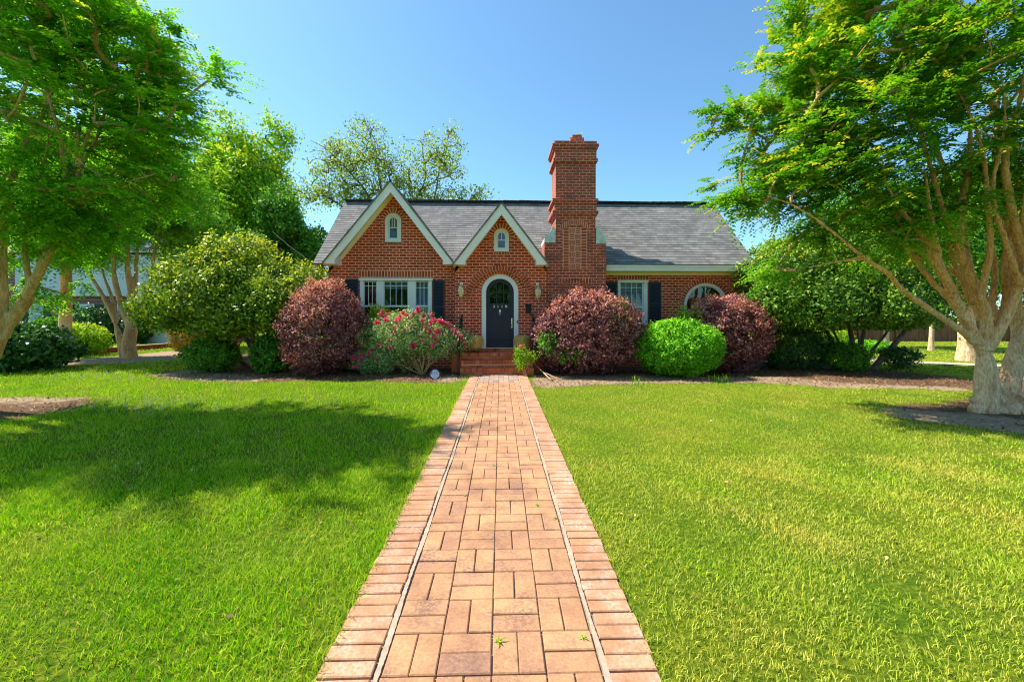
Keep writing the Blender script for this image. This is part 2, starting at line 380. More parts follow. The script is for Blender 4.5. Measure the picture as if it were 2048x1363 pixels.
def soil(x, y, jit=0.0):
    x2 = x + .12 * wob(x, y) + jit * np.random.default_rng(1).normal(size=x.shape); y2 = y + .12 * wob(y + 3, x + 5) + jit * np.random.default_rng(2).normal(size=x.shape)
    m = np.zeros(x.shape, bool)
    for p in SOIL: m |= inpoly(x2, y2, p)
    return m
def sandy(x, y):
    x2 = x + .14 * wob(x, y, 1.5); y2 = y + .10 * wob(y + 3, x + 5, 1.5)
    m = np.zeros(x.shape, bool)
    for p in SAND: m |= inpoly(x2, y2, p)
    return m
PCX = G(972.5, 1363).x + .012      # walk centre line
PHW = 0.785                      # half width with borders
PEND = 11.5

# ------------------------------------------------------------------ ground (one sheet to the horizon)
def ground():
    xs = np.concatenate([[-900, -300, -120, -60], np.arange(-30, 30.01, .12), [60, 120, 300, 900]])
    ys = np.concatenate([[-200, -40, -10], np.arange(0, 24.01, .12), [30, 45, 70, 120, 300, 900]])
    X, Y = np.meshgrid(xs, ys); n, m = X.shape
    v = np.stack([X, Y, np.zeros_like(X)], -1).reshape(-1, 3)
    i, j = np.meshgrid(np.arange(n - 1), np.arange(m - 1), indexing='ij')
    a = (i * m + j).ravel(); idx = np.stack([a, a + 1, a + m + 1, a + m], 1).ravel()
    mat, nt, b = newmat('lawn_and_soil')
    s = attr(nt, 'soil'); sd = attr(nt, 'sand')
    n1 = noise(nt, .55, 5, .6); n2 = noise(nt, 22, 6, .75); n3 = noise(nt, 3.3, 6, .7)
    grass = ramp(nt, [(.3, (.03, .07, .005)), (.5, (.10, .16, .01)), (.6, (.22, .26, .02)), (.72, (.40, .36, .08))], n2)
    grass = mixc(nt, .6, grass, ramp(nt, [(.35, (.6, .9, .6)), (.65, (1.5, 1.15, 1.1))], n1), 'MULTIPLY')
    mulch = ramp(nt, [(.3, (.055, .03, .02)), (.5, (.14, .08, .05)), (.62, (.27, .17, .10)), (.75, (.42, .32, .22))], noise(nt, 35, 8, .85))
    sandc = ramp(nt, [(.36, (.16, .10, .06)), (.5, (.34, .24, .16)), (.6, (.52, .40, .28)), (.72, (.66, .54, .40))], noise(nt, 14, 10, .9))
    sm = mixc(nt, ramp(nt, [(.35, (0, 0, 0)), (.65, (1, 1, 1))], math_n(nt, 'ADD', math_n(nt, 'MULTIPLY', sd, .8), math_n(nt, 'MULTIPLY', math_n(nt, 'SUBTRACT', noise(nt, 6, 8, .85), .42), 2.0))), mulch, sandc)
    fac = ramp(nt, [(.4, (0, 0, 0)), (.6, (1, 1, 1))], math_n(nt, 'ADD', s, math_n(nt, 'SUBTRACT', math_n(nt, 'MULTIPLY', n2, 1.4), .7)))
    nt.links.new(mixc(nt, fac, grass, sm), b.inputs['Base Color']); b.inputs['Roughness'].default_value = 1
    b.inputs['Specular IOR Level'].default_value = .05
    bump(nt, b, noise(nt, 60, 5, .8), .8, .03)
    o = np_mesh('ground', v, 4, mat, faces=(idx, np.arange(len(idx) // 4) * 4))
    for nm, fn in (('soil', soil), ('sand', sandy)):
        at = o.data.attributes.new(nm, 'FLOAT', 'POINT'); 
        rr_ = np.random.default_rng(5); acc = np.zeros(len(v))
        for _ in range(10): acc += fn(v[:, 0] + rr_.normal() * (.10 if nm == 'soil' else .2), v[:, 1] + rr_.normal() * (.10 if nm == 'soil' else .2))
        at.data.foreach_set('value', (acc / 10).astype(np.float32))
    tag(o, kind='structure')
ground()

# ------------------------------------------------------------------ brick walk
def walk():
    base = MB(); base.face([(PCX - PHW + .01, -1.5, .006), (PCX + PHW - .01, -1.5, .006), (PCX + PHW - .01, PEND, .006), (PCX - PHW + .01, PEND, .006)])
    o = base.build('walkway_bed', M['joint']); tag(o, kind='structure')
    fld = MB(); greys = MB(); brd = MB(); lime = MB()
    inn = .505; mod = 2 * inn / 4; z1 = .022
    rng = random.Random(3)
    def brick(mb, cx, cy, w, l, rot=0, rnd=None):
        g = .003; b = .005; r = rng.random() if rnd is None else rnd
        h = z1 + rng.uniform(-.003, .003); a = rng.uniform(-.012, .012)
        ca, sa = math.cos(a), math.sin(a); jx, jy = rng.uniform(-.002, .002), rng.uniform(-.002, .002)
        def pt(u, v, z): return (cx + jx + u * ca - v * sa, cy + jy + u * sa + v * ca, z)
        hw, hl = w / 2 - g, l / 2 - g
        lo = [pt(-hw, -hl, .003), pt(hw, -hl, .003), pt(hw, hl, .003), pt(-hw, hl, .003)]
        md = [pt(-hw, -hl, h - b), pt(hw, -hl, h - b), pt(hw, hl, h - b), pt(-hw, hl, h - b)]
        tp = [pt(-hw + b, -hl + b, h), pt(hw - b, -hl + b, h + .0), pt(hw - b, hl - b, h), pt(-hw + b, hl - b, h)]
        k = len(mb.v); mb.v += lo + md + tp
        mb.f.append((k + 8, k + 9, k + 10, k + 11)); mb.r.append(r)
        for q in range(4):
            p = (q + 1) % 4
            mb.f.append((k + q, k + p, k + 4 + p, k + 4 + q)); mb.r.append(r)
            mb.f.append((k + 4 + q, k + 4 + p, k + 8 + p, k + 8 + q)); mb.r.append(r)
    row = 0; y = -1.4
    while y < PEND:
        for c in range(4):
            cx = PCX + .012 - inn + mod * (c + .5); cy = y + mod / 2
            mb = fld if y < 10.2 else greys
            if (row + c) % 2: 
                for s in (-1, 1): brick(mb, cx + s * mod / 4, cy, mod / 2, mod)
            else:
                for s in (-1, 1): brick(mb, cx, cy + s * mod / 4, mod, mod / 2)
        y += mod; row += 1
    y = -1.4; p = .092
    while y < PEND:
        for s in (-1, 1):
            x0, x1 = (PCX - PHW, PCX - inn - .025) if s < 0 else (PCX + inn + .045, PCX + PHW)
            sh = rng.uniform(-.006, .006); brick(brd, (x0 + x1) / 2 + sh, y, x1 - x0, p)
        y += p + rng.uniform(0, .006)
    for s in (-1, 1):      # ragged lime mortar seam
        xc = PCX - inn - .0065 if s < 0 else PCX + inn + .0285
        pl = []; n = 900
        for i in range(n + 1):
            yy = -1.4 + (PEND + 1.4) * i / n; w = .0125 + .003 * math.sin(yy * 7 + s) + rng.uniform(-.002, .002)
            q_ = .003 * math.sin(yy * 4.3); pl.append((xc - w + q_ + rng.uniform(-.002, .002), xc + w + q_, yy))
        for a, c in zip(pl, pl[1:]):
            lime.face([(a[0], a[2], .0215), (a[1], a[2], .0215), (c[1], c[2], .0215), (c[0], c[2], .0215)])
    for mb, nm, mt in ((fld, 'walkway_paving', 'paver'), (greys, 'walkway_grey_paving', 'greypaver'), (brd, 'walkway_border', 'border'), (lime, 'walkway_mortar', 'lime')):
        tag(mb.build(nm, M[mt]), kind='structure')
walk()

# ------------------------------------------------------------------ house
house = thing('brick_house', 'red brick cottage with two white-trimmed front gables, tall chimney and grey shingle roof', 'house')
YE, YI, YD = 12.75, 12.87, 12.97      # entry gable wall, recess wall, door
YL, YR = 13.3, 13.55                  # left gable wall, right wall
YEAVE, YRIDGE, ZEAVE, ZRIDGE = 13.1, 15.85, 3.30, 6.0
XL, XR = PX(657, YL), PX(1497, YR)
RXL, RXR = PX(625, YEAVE), PX(1514, YEAVE)
def arc(cx, cz, rx, rz, a0, a1, n):
    return [(cx + rx * math.cos(a0 + (a1 - a0) * i / n), cz + rz * math.sin(a0 + (a1 - a0) * i / n)) for i in range(n + 1)]
def arch_loop(x0, x1, z0, zt, n=20):       # round-headed opening; ccw from bottom-left
    r = (x1 - x0) / 2; cx = (x0 + x1) / 2; zc = zt - r
    return [(x0, z0), (x1, z0)] + arc(cx, zc, r, r, 0, math.pi, n)
def rect(x0, x1, z0, z1): return [(x0, z0), (x1, z0), (x1, z1), (x0, z1)]
# gable geometry
class Gb: pass
def gb(pk, lf, rt, Yf):
    g = Gb(); p = P(*pk, Yf); a = P(*lf, Yf); c = P(*rt, Yf)
    g.cx = p.x; g.zp = p.z; g.xl = a.x; g.xr = c.x; g.zb = (a.z + c.z) / 2; g.Yf = Yf
    g.sl = (g.zp - g.zb) / ((g.xr - g.xl) / 2); return g
GL = gb((781, 362), (645, 527), (909, 527), 12.72)
GE = gb((1003, 405), (906, 528), (1097, 529), 12.20)
def wall_pent(g, x0, x1, zdrop=.16):
    def zt(x): return g.zp - zdrop - abs(x - g.cx) * g.sl
    return [(x0, 0), (x1, 0), (x1, zt(x1)), (g.cx, g.zp - zdrop), (x0, zt(x0))]
# openings
WL = (PX(720, YL), PX(864, YL), PZ(790, 668, YL), PZ(790, 555.5, YL))          # triple window
GWL = (PX(770, YL), PX(802.5, YL), PZ(786, 484, YL), PZ(786, 426, YL))
GWE = (PX(988, YE), PX(1018, YE), PZ(1003, 503, YE), PZ(1003, 456.5, YE))
WR = (PX(1236, YR), PX(1295, YR), PZ(1265, 650, YR), PZ(1265, 560, YR))
AR = (PX(1368, YR), PX(1455, YR), PZ(1411, 700, YR), PZ(1411, 566, YR))
ORING = (PX(942, YE), PX(1058, YE), .57, PZ(1000, 541, YE))
TRIM = (PX(963, YI), PX(1037, YI), .57, PZ(1000, 548, YI))
DOOR = (PX(973, YD), PX(1027, YD), .665, PZ(1000, 558, YD))
XE0, XE1 = PX(910, YE), PX(1093, YE)
w = MB()
w.wall([(XL, 0), (XE0 + .1, 0), (XE0 + .1, 3.3), (GL.xr - .15, 3.3)] + wall_pent(GL, XL, XE0)[3:4] + [(XL, 3.02)], [rect(*WL), arch_loop(*GWL)], YL, .14)
w.wall(wall_pent(GE, XE0, XE1), [arch_loop(*ORING), arch_loop(*GWE)], YE, .12)
w.wall(rect(ORING[0] - .15, ORING[1] + .15, .3, ORING[3] + .15), [arch_loop(*TRIM)], YI, .1)
w.wall(rect(PX(1180, YR), XR, 0, 3.25), [rect(*WR), arch_loop(*AR)], YR, .14)
for x, yy in ((XE0, YL), (XE1, YR)):
    w.face([(x, YE, 0), (x, yy, 0), (x, yy, 3.4), (x, YE, 3.4)])
for x, y0 in ((XL, YL), (XR, YR)):
    w.face([(x, y0, 0), (x, 18.4, 0), (x, 18.4, 3.25), (x, YRIDGE, ZRIDGE - .15), (x, y0, 3.25)])
w.face([(XL, 18.4, 0), (XR, 18.4, 0), (XR, 18.4, 3.25), (XL, 18.4, 3.25)])
w.build('wall', M['brick'], house)
# roof
def slope(mb, e0, e1, r1, r0, n, i0=0):      # eave pair, ridge pair -> lapped courses
    e0, e1, r1, r0 = map(Vector, (e0, e1, r1, r0)); nn = (e1 - e0).cross(r0 - e0).normalized()
    if nn.z < 0: nn = -nn
    prev = None
    for i in range(i0, n):
        t0, t1 = i / n, (i + 1) / n
        a, b2 = e0.lerp(r0, t0) + nn * .011, e1.lerp(r1, t0) + nn * .011
        c, d = e1.lerp(r1, t1) + nn * .003, e0.lerp(r0, t1) + nn * .003
        mb.face([a, b2, c, d])
        lo0, lo1 = e0.lerp(r0, t0) + nn * .003, e1.lerp(r1, t0) + nn * .003
        mb.face([lo0, lo1, b2, a])
    e0, e1 = e0.lerp(r0, i0 / n), e1.lerp(r1, i0 / n)
    mb.face([e0 - nn * .04, e1 - nn * .04, r1 - nn * .04, r0 - nn * .04])
    mb.face([e0 - nn * .04, e1 - nn * .04, e1 + nn * .016, e0 + nn * .016])
    for p, q in ((e0, r0), (e1, r1)): mb.face([p - nn * .04, q - nn * .04, q + nn * .01, p + nn * .01])
rf = MB(); nc = round((ZRIDGE - ZEAVE) / SH)
for xa_, xb_, i0 in ((RXL, GL.xl + .12, 0), (GL.xl + .12, GL.xr - .4, 4), (GL.xr - .4, GE.xl + .4, 0), (GE.xl + .4, XE1 - .02, 4), (XE1 - .02, RXR, 0)):
    slope(rf, (xa_, YEAVE, ZEAVE), (xb_, YEAVE, ZEAVE), (xb_, YRIDGE, ZRIDGE), (xa_, YRIDGE, ZRIDGE), nc, i0)
slope(rf, (RXR, 18.7, ZEAVE), (RXL, 18.7, ZEAVE), (RXL, YRIDGE, ZRIDGE), (RXR, YRIDGE, ZRIDGE), nc)
def gable_roof(g):
    Yb = YEAVE + (g.zp - ZEAVE) / (ZRIDGE - ZEAVE) * (YRIDGE - YEAVE) + .1
    n = round((g.zp - g.zb) / SH); o = .035
    slope(rf, (g.xl - .03, g.Yf - o, g.zb - .03 * g.sl + .03), (g.xl - .03, Yb, g.zb - .03 * g.sl + .03), (g.cx, Yb, g.zp + .03), (g.cx, g.Yf - o, g.zp + .03), n)
    slope(rf, (g.xr + .03, Yb, g.zb - .03 * g.sl + .03), (g.xr + .03, g.Yf - o, g.zb - .03 * g.sl + .03), (g.cx, g.Yf - o, g.zp + .03), (g.cx, Yb, g.zp + .03), n)
gable_roof(GL); gable_roof(GE)
roof = rf.build('roof', M['shingle'], house)
rc = MB()
x = RXL
while x < RXR:
    x2 = min(x + .3, RXR); z = ZRIDGE + .03 + .006 * math.sin(x * 2) + random.uniform(0, .008)
    rc.prism([(x, z - .03), (x2 + .02, z - .03), (x2 + .02, z + .012), (x, z + .022)], YRIDGE - .16, YRIDGE + .16); x = x2
rc.build('ridge_cap', M['flash'], roof)
def gable_trim(g, Yw, name):
    hx = .27; hz = hx * g.sl; fas = MB()
    fas.prism([(g.xl, g.zb), (g.xl + hx, g.zb), (g.cx, g.zp - hz), (g.xr - hx, g.zb), (g.xr, g.zb), (g.cx, g.zp)], g.Yf, g.Yf + .035)
    # thin crown strip at the top edge
    fas.prism([(g.xl - .02, g.zb + .012), (g.xl + .06, g.zb + .02), (g.cx, g.zp - .09), (g.xr - .06, g.zb + .02), (g.xr + .02, g.zb + .012), (g.cx, g.zp + .02)], g.Yf - .02, g.Yf - .001)
    for s, xe in ((1, g.xl), (-1, g.xr)):     # boxed return at the foot
        a, c = sorted((xe + s * .1, xe + s * .36))
        fas.prism([(a, g.zb - .01), (c, g.zb - .01), (c, g.zb + .26 if s > 0 else g.zb + .02), (a, g.zb + .02 if s > 0 else g.zb + .26)] if s > 0 else
                  [(a, g.zb - .01), (c, g.zb - .01), (c, g.zb + .02), (a, g.zb + .26)], g.Yf + .002, Yw - .003)
    fas.build('rake_board', M['white'], house)
    sf = MB()
    for xe in (g.xl, g.xr):
        s = 1 if xe < g.cx else -1
        a0 = (xe + s * .02, g.zb - .02); a1 = (g.cx, g.zp - .055 - .0)
        def q(x, z, dz): return (x, z - dz)
        zlo = g.zb + .02; 
        p = [(xe, g.Yf + .037, g.zb - .0), (g.cx, g.Yf + .037, g.zp - .05), (g.cx, Yw + .0, g.zp - .05), (xe, Yw + .0, g.zb)]
        p2 = [(x_, y_, z_ - .04) for x_, y_, z_ in p]
        sf.hexa([p2[0], p2[1], p2[2], p2[3], p[0], p[1], p[2], p[3]], .5)
    # frieze on the wall under the soffit
    d1 = .06; d2 = .24
    sf.prism([(g.xl + .10, g.zb + .04), (g.xl + .10 + .15, g.zb + .04), (g.cx, g.zp - d2), (g.xr - .25, g.zb + .04), (g.xr - .10, g.zb + .04), (g.cx, g.zp - d1)], Yw - .03, Yw - .003)
    sf.build('soffit', M['cream'], house)
gable_trim(GL, YL, 'left'); gable_trim(GE, YE, 'entry')
# right eave
ev = MB(); xa = PX(1213, YEAVE)
ev.box(xa, RXR - .05, YEAVE + .02, YEAVE + .055, ZEAVE - .20, ZEAVE - .01, .5)
ev.box(xa, RXR - .03, YEAVE - .0, YEAVE + .018, ZEAVE - .07, ZEAVE - .015, .5)
ev.build('fascia', M['white'], house)
ev = MB(); ev.box(xa, RXR - .1, YEAVE + .06, YR, ZEAVE - .19, ZEAVE - .16, .5)
ev.box(xa, XR - .02, YR - .03, YR - .002, ZEAVE - .30, ZEAVE - .192, .5)
ev.build('soffit', M['cream'], house)
ev = MB()
for xe in (RXL, RXR):
    s = 1 if xe == RXL else -1
    ev.hexa([(xe + s * .02, YEAVE + .02, ZEAVE - .2), (xe + s * .05, YEAVE + .02, ZEAVE - .2), (xe + s * .05, YRIDGE, ZRIDGE - .22), (xe + s * .02, YRIDGE, ZRIDGE - .22),
             (xe + s * .02, YEAVE + .02, ZEAVE - .045), (xe + s * .05, YEAVE + .02, ZEAVE - .045), (xe + s * .05, YRIDGE, ZRIDGE - .06), (xe + s * .02, YRIDGE, ZRIDGE - .06)], .5)
ev.build('gable_end_board', M['white'], house)

# brick dressings: soldier courses, arch rings and sills made of single bricks on a mortar bed
dr = MB(); bed = MB()
def flush(name, parent, mat='unit'):
    global dr, bed
    o = dr.build(name, M[mat], parent); bed.build('mortar_bed', M['mortar'], o if parent is house else parent); dr = MB(); bed = MB(); return o
def soldiers(x0, x1, z0, z1, Y, pitch=.09, g=.019, pr=.006):
    n = max(1, round((x1 - x0) / pitch)); p = (x1 - x0) / n
    bed.box(x0, x1, Y - .002, Y + .02, z0, z1, .5)
    for i in range(n): dr.box(x0 + i * p + g / 2, x0 + (i + 1) * p - g / 2, Y - pr, Y + .02, z0 + g / 2, z1 - g / 2)
def ring(cx, cz, r0, r1, Y, a0=0, a1=math.pi, pitch=.092, g=.021, pr=.010, yb=.06, rz=1.0):
    n = round((a1 - a0) * (r0 + r1) / 2 / pitch); da = (a1 - a0) / n
    for i in range(n):
        for mb, gg, pp, rr in ((bed, 0, .003, 0), (dr, g, pr, .004)):
            A0 = a0 + i * da + gg / 2 / r0; A1 = a0 + (i + 1) * da - gg / 2 / r0
            q = []
            for yy in (Y - pp, Y + yb):
                for rad, A in ((r0 + rr, A0), (r1 - rr, A0), (r1 - rr, A1), (r0 + rr, A1)):
                    q.append((cx + rad * math.cos(A), yy, cz + rad * math.sin(A) * rz))
            mb.hexa(q, random.random() if mb is dr else .5)
soldiers(WL[0] - .04, WL[1] + .04, WL[3] + .02, WL[3] + .235, YL); flush('soldier_course', house)
soldiers(WR[0] - .02, WR[1] + .03, WR[3] + .01, WR[3] + .2, YR); flush('soldier_course', house)
for q, Y in ((GWL, YL), (GWE, YE)):
    r = (q[1] - q[0]) / 2; ring((q[0] + q[1]) / 2, q[3] - r, r + .004, r + (.14 if Y == YL else .16), Y, -.35, math.pi + .35); flush('brick_arch', house)
    soldiers(q[0] - .02, q[1] + .02, q[2] - .10, q[2], Y, pr=.02); flush('brick_sill', house)
r = (AR[1] - AR[0]) / 2; ring((AR[0] + AR[1]) / 2, AR[3] - r, r + .004, r + .14, YR); flush('brick_arch', house)
r = (ORING[1] - ORING[0]) / 2; cxo = (ORING[0] + ORING[1]) / 2
ring(cxo, ORING[3] - r, r, r + .165, YE, pr=.03)
flush('brick_arch', house)
r = (TRIM[1] - TRIM[0]) / 2; ring((TRIM[0] + TRIM[1]) / 2, TRIM[3] - r, r + .005, r + .105, YI)
flush('brick_arch', house)

# windows
def bars(mb, x0, x1, z0, z1, Y, t=.02, vs=(), hs=(), d=.02):
    for f in vs: mb.box(x0 + (x1 - x0) * f - t / 2, x0 + (x1 - x0) * f + t / 2, Y, Y + d, z0, z1, .5)
    for f in hs: mb.box(x0, x1, Y - .002, Y + d - .004, z0 + (z1 - z0) * f - t / 2, z0 + (z1 - z0) * f + t / 2, .5)
def frame_rect(mb, x0, x1, z0, z1, w, y0, y1):
    mb.box(x0, x0 + w, y0, y1, z0, z1, .5); mb.box(x1 - w, x1, y0, y1, z0, z1, .5)
    mb.box(x0 + w, x1 - w, y0, y1, z1 - w, z1, .5); mb.box(x0 + w, x1 - w, y0, y1, z0, z0 + w, .5)
def pane(x0, x1, z0, z1, Y, parent, mat='glass'):
    m = MB(); m.box(x0, x1, Y, Y + .006, z0, z1, .5); return m.build('pane', M[mat], parent)
def blinds(x0, x1, z0, z1, Y, parent, drop=1.0):
    m = MB(); z = z1 - .03
    while z > z1 - (z1 - z0) * drop:
        m.hexa([(x0, Y, z - .026), (x1, Y, z - .026), (x1, Y + .02, z), (x0, Y + .02, z), (x0, Y, z - .023), (x1, Y, z - .023), (x1, Y + .02, z + .003), (x0, Y + .02, z + .003)], .5); z -= .042
    m.build('blind', M['blind'], parent)
def room(x0, x1, z0, z1, Y, parent, mat='dark'):
    m = MB(); m.box(x0, x1, Y, Y + .02, z0, z1, .5); m.build('interior', M[mat], parent)
# triple
x0, x1, z0, z1 = WL
f = MB(); Yw = YL + .03
frame_rect(f, x0 + .003, x1 - .003, z0 + .003, z1 - .003, .055, YL - .012, YL + .09)
f.box(x0 - .03, x1 + .03, YL - .05, YL - .013, z1 - .085, z1 - .015, .5)
win = f.build('window', M['white2'], house); win['label'] = 'triple sash window with white mullions'
sashes = ((727, 754.5), (767, 817), (830.5, 857.5))
for k, (a, b2) in enumerate(sashes):
    a, b2 = PX(a, Yw), PX(b2, Yw); zt = PZ(790, 561.5, Yw); zm = PZ(790, 612, Yw)
    s = MB(); frame_rect(s, a, b2, z0 + .06, zt, .03, Yw - .005, Yw + .03)
    s.box(a + .03, b2 - .03, Yw - .008, Yw + .028, zm - .025, zm + .03, .5)
    bars(s, a + .03, b2 - .03, zm + .03, zt - .03, Yw + .002, .014, vs=((.33, .67), (.25, .5, .75), (.33, .67))[k], hs=(.82,) if k < 2 else (.75,))
    s.build('sash', M['white2'], win)
    pane(a + .02, b2 - .02, z0 + .08, zt - .02, Yw + .022, win)
    room(a, b2, z0, zt, Yw + .2, win, 'dark' if k < 2 else 'curtain')
m = MB()
for a, b2 in ((754.5, 767), (817, 830.5), (722.5, 727), (857.5, 861.5)):
    m.box(PX(a, Yw) + .001, PX(b2, Yw) - .001, YL + .0, YL + .08, z0 + .06, z1 - .06, .5)
a, b2 = PX(767, Yw), PX(817, Yw); m.build('mullion', M['white2'], win)
blinds(a + .03, b2 - .03, z0, PZ(790, 563, Yw), Yw + .1, win, .14)
# right window
x0, x1, z0, z1 = WR; Yw = YR + .03
f = MB(); frame_rect(f, x0 + .003, x1 - .003, z0, z1 - .003, .06, YR - .012, YR + .09)
f.box(x0 - .02, x1 + .02, YR - .045, YR - .013, z1 - .07, z1 - .01, .5)
f.box(x1 - .13, x1 - .062, YR - .006, YR + .06, z0 + .06, z1 - .06, .5)
win = f.build('window', M['white2'], house); win['label'] = 'white sash window with closed blinds'
a, b2 = x0 + .065, x1 - .135; zm = PZ(1265, 614, Yw)
s = MB(); frame_rect(s, a, b2, z0 + .06, z1 - .06, .03, Yw - .005, Yw + .03); s.box(a + .03, b2 - .03, Yw - .008, Yw + .028, zm - .02, zm + .03, .5)
bars(s, a + .03, b2 - .03, zm + .03, z1 - .09, Yw + .002, .014, vs=(.25, .5, .75), hs=(.78,)); s.build('sash', M['white2'], win)
pane(a + .02, b2 - .02, z0 + .08, z1 - .08, Yw + .022, win); blinds(a, b2, z0, z1 - .06, Yw + .035, win); room(a - .05, b2 + .1, z0, z1, Yw + .2, win)
# arched windows
def arch_window(q, Y, fw, label, glass, vs=(), hs=(), sub=.03, dark='painted_sky'):
    x0, x1, z0, z1 = q; e = .004
    outer = arch_loop(x0 + e, x1 - e, z0 + e, z1 - e); inner = arch_loop(x0 + fw, x1 - fw, z0 + fw, z1 - fw)
    f = MB(); f.wall(outer, [inner], Y - .012, .09)
    win = f.build('window', M['white2'], house); win['label'] = label
    s = MB(); o2 = arch_loop(x0 + fw + .002, x1 - fw - .002, z0 + fw + .002, z1 - fw - .002); i2 = arch_loop(x0 + fw + sub, x1 - fw - sub, z0 + fw + sub, z1 - fw - sub)
    s.wall(o2, [i2], Y + .025, .03)
    a, b2, c, d = x0 + fw + sub, x1 - fw - sub, z0 + fw + sub, z1 - fw - sub; rr = (b2 - a) / 2
    for h in hs: s.box(a, b2, Y + .022, Y + .05, c + (d - c) * h - .014, c + (d - c) * h + .014, .5)
    zlo = c + (d - c) * (hs[0] if hs else 0)
    for v_ in vs:
        xx = a + (b2 - a) * v_; zt = d - rr + math.sqrt(max(0, rr * rr - (xx - (a + b2) / 2) ** 2))
        s.box(xx - .009, xx + .009, Y + .028, Y + .048, zlo, zt, .5)
    s.build('sash', M['white2'], win)
    g = MB(); g.prism(arch_loop(a - .01, b2 + .01, c - .01, d + .01), Y + .05, Y + .055); g.build('pane', M[glass], win)
    room(x0, x1, z0, z1, Y + .3, win, dark)  # attic windows get a backing coloured as reflected sky
arch_window(GWL, YL, .11, 'small arched attic window in the left gable', 'skyglass', (.33, .67), (.5,))
arch_window(GWE, YE, .105, 'small arched attic window above the door', 'skyglass', (.5,), (.5,), .022)
arch_window(AR, YR, .075, 'wide arched window behind the purple shrub', 'skyglass', (.5,), (), .03, 'dark')
# shutters
def shutter(px0, px1, py0, py1, Y):
    x0, x1 = PX(px0, Y), PX(px1, Y); z1, z0 = PZ(px0, py0, Y), PZ(px0, py1, Y)
    m = MB(); w = .045; frame_rect(m, x0, x1, z0, z1, w, Y - .045, Y - .004); m.box(x0 + w, x1 - w, Y - .045, Y - .006, (z0 + z1) / 2 - .03, (z0 + z1) / 2 + .03, .5)
    m.box(x0 + w, x1 - w, Y - .012, Y - .008, z0 + w, z1 - w, .5)
    sh = m.build('shutter', M['shutter'], house); m = MB(); z = z0 + w
    while z < z1 - w - .03:
        m.hexa([(x0 + w, Y - .043, z), (x1 - w, Y - .043, z), (x1 - w, Y - .014, z + .028), (x0 + w, Y - .014, z + .028),
                (x0 + w, Y - .043, z + .008), (x1 - w, Y - .043, z + .008), (x1 - w, Y - .014, z + .036), (x0 + w, Y - .014, z + .036)]); z += .045
    m.build('louvre', M['shutter'], sh)
shutter(691, 717.5, 558, 668, YL); shutter(865.5, 889, 560, 668, YL); shutter(1210, 1234, 564, 650, YR); shutter(1297, 1321, 564, 650, YR)
# door with trim
tr = MB(); e = .004
tr.wall(arch_loop(TRIM[0] + e, TRIM[1] - e, .573, TRIM[3] - e), [arch_loop(DOOR[0] - .01, DOOR[1] + .01, .60, DOOR[3] + .01)], YI + .012, .09)
tr.build('door_frame', M['white2'], house)
x0, x1, z0, z1 = DOOR
zgb = PZ(1000, 607, YD); r = (x1 - x0) / 2
gl = (x0 + .10, x1 - .10, zgb, z1 - .10)
d = MB(); d.wall(arch_loop(x0, x1, z0, z1), [arch_loop(*gl)], YD, .045)
cx = (x0 + x1) / 2; zp1 = zgb - .16; zp0 = z0 + .27
for a, b2 in ((x0 + .10, cx - .055), (cx + .055, x1 - .10)):     # raised vertical panels with a beaded edge
    frame_rect(d, a, b2, zp0, zp1, .022, YD - .010, YD - .001); d.box(a + .045, b2 - .045, YD - .008, YD - .001, zp0 + .045, zp1 - .045, .5)
d.box(x0 + .04, x1 - .04, YD - .012, YD - .001, zp0 - .06, zp0 - .03, .5)
d.box(x0 + .03, x1 - .03, YD - .016, YD - .001, zgb - .05, zgb - .018, .5)
door = d.build('door', M['door'], house)
m = MB(); rr = (gl[1] - gl[0]) / 2
for fr in (1 / 3, 2 / 3):
    xx = gl[0] + (gl[1] - gl[0]) * fr; m.box(xx - .012, xx + .012, YD + .004, YD + .03, gl[2], gl[3] - .03, .5)
m.box(gl[0], gl[1], YD + .003, YD + .028, (gl[2] + gl[3]) / 2 - .02, (gl[2] + gl[3]) / 2 + .004, .5)
m.build('muntin', M['door'], door)
g = MB(); g.prism(arch_loop(gl[0] - .01, gl[1] + .01, gl[2] - .01, gl[3] + .01), YD + .031, YD + .036); g.build('pane', M['glass'], door)
room(x0 + .02, x1 - .02, z0 + .02, z1 - .05, YD + .3, door)
def text(name, body, size, loc, mat, parent, ext=.004, spacing=1.0, rotx=90):
    c = bpy.data.curves.new(name, 'FONT'); c.body = body; c.size = size; c.extrude = ext; c.align_x = 'CENTER'; c.align_y = 'CENTER'; c.space_character = spacing
    c.materials.append(mat); o = bpy.data.objects.new(name, c); COL.objects.link(o)
    o.location = loc; o.rotation_euler = (R(rotx), 0, 0)
    bpy.context.view_layer.update(); dg = bpy.context.evaluated_depsgraph_get()
    me = bpy.data.meshes.new_from_object(o.evaluated_get(dg)); o2 = bpy.data.objects.new(name, me); COL.objects.link(o2)
    o2.location = loc; o2.rotation_euler = (R(rotx), 0, 0); bpy.data.objects.remove(o)
    return adopt(o2, parent)
text('house_number', '3116', .17, (cx, YD - .006, zgb - .075), M['silver'], door, spacing=1.5)
m = MB(); zk = zgb - .24
m.lathe((0, 0, 0), [(0, .0), (.03, .0), (.038, .01), (.025, .02), (0, .024)], 14)
for i, v_ in enumerate(m.v): m.v[i] = (cx + v_[0], YD - .012 - v_[2], zk + v_[1])
m.tube([(cx + .03 * math.sin(a), YD - .03, zk - .035 - .035 * (1 - math.cos(a)) / 1) for a in [i * math.pi / 6 for i in range(13)]], .006, 6)
m.prism([(cx - .03, zk + .02), (cx + .03, zk + .02), (cx, zk + .07)], YD - .024, YD - .013)
m.build('door_knocker', M['silver'], door)
m = MB(); xh = x1 - .055; zh = PZ(1024, 645, YD)
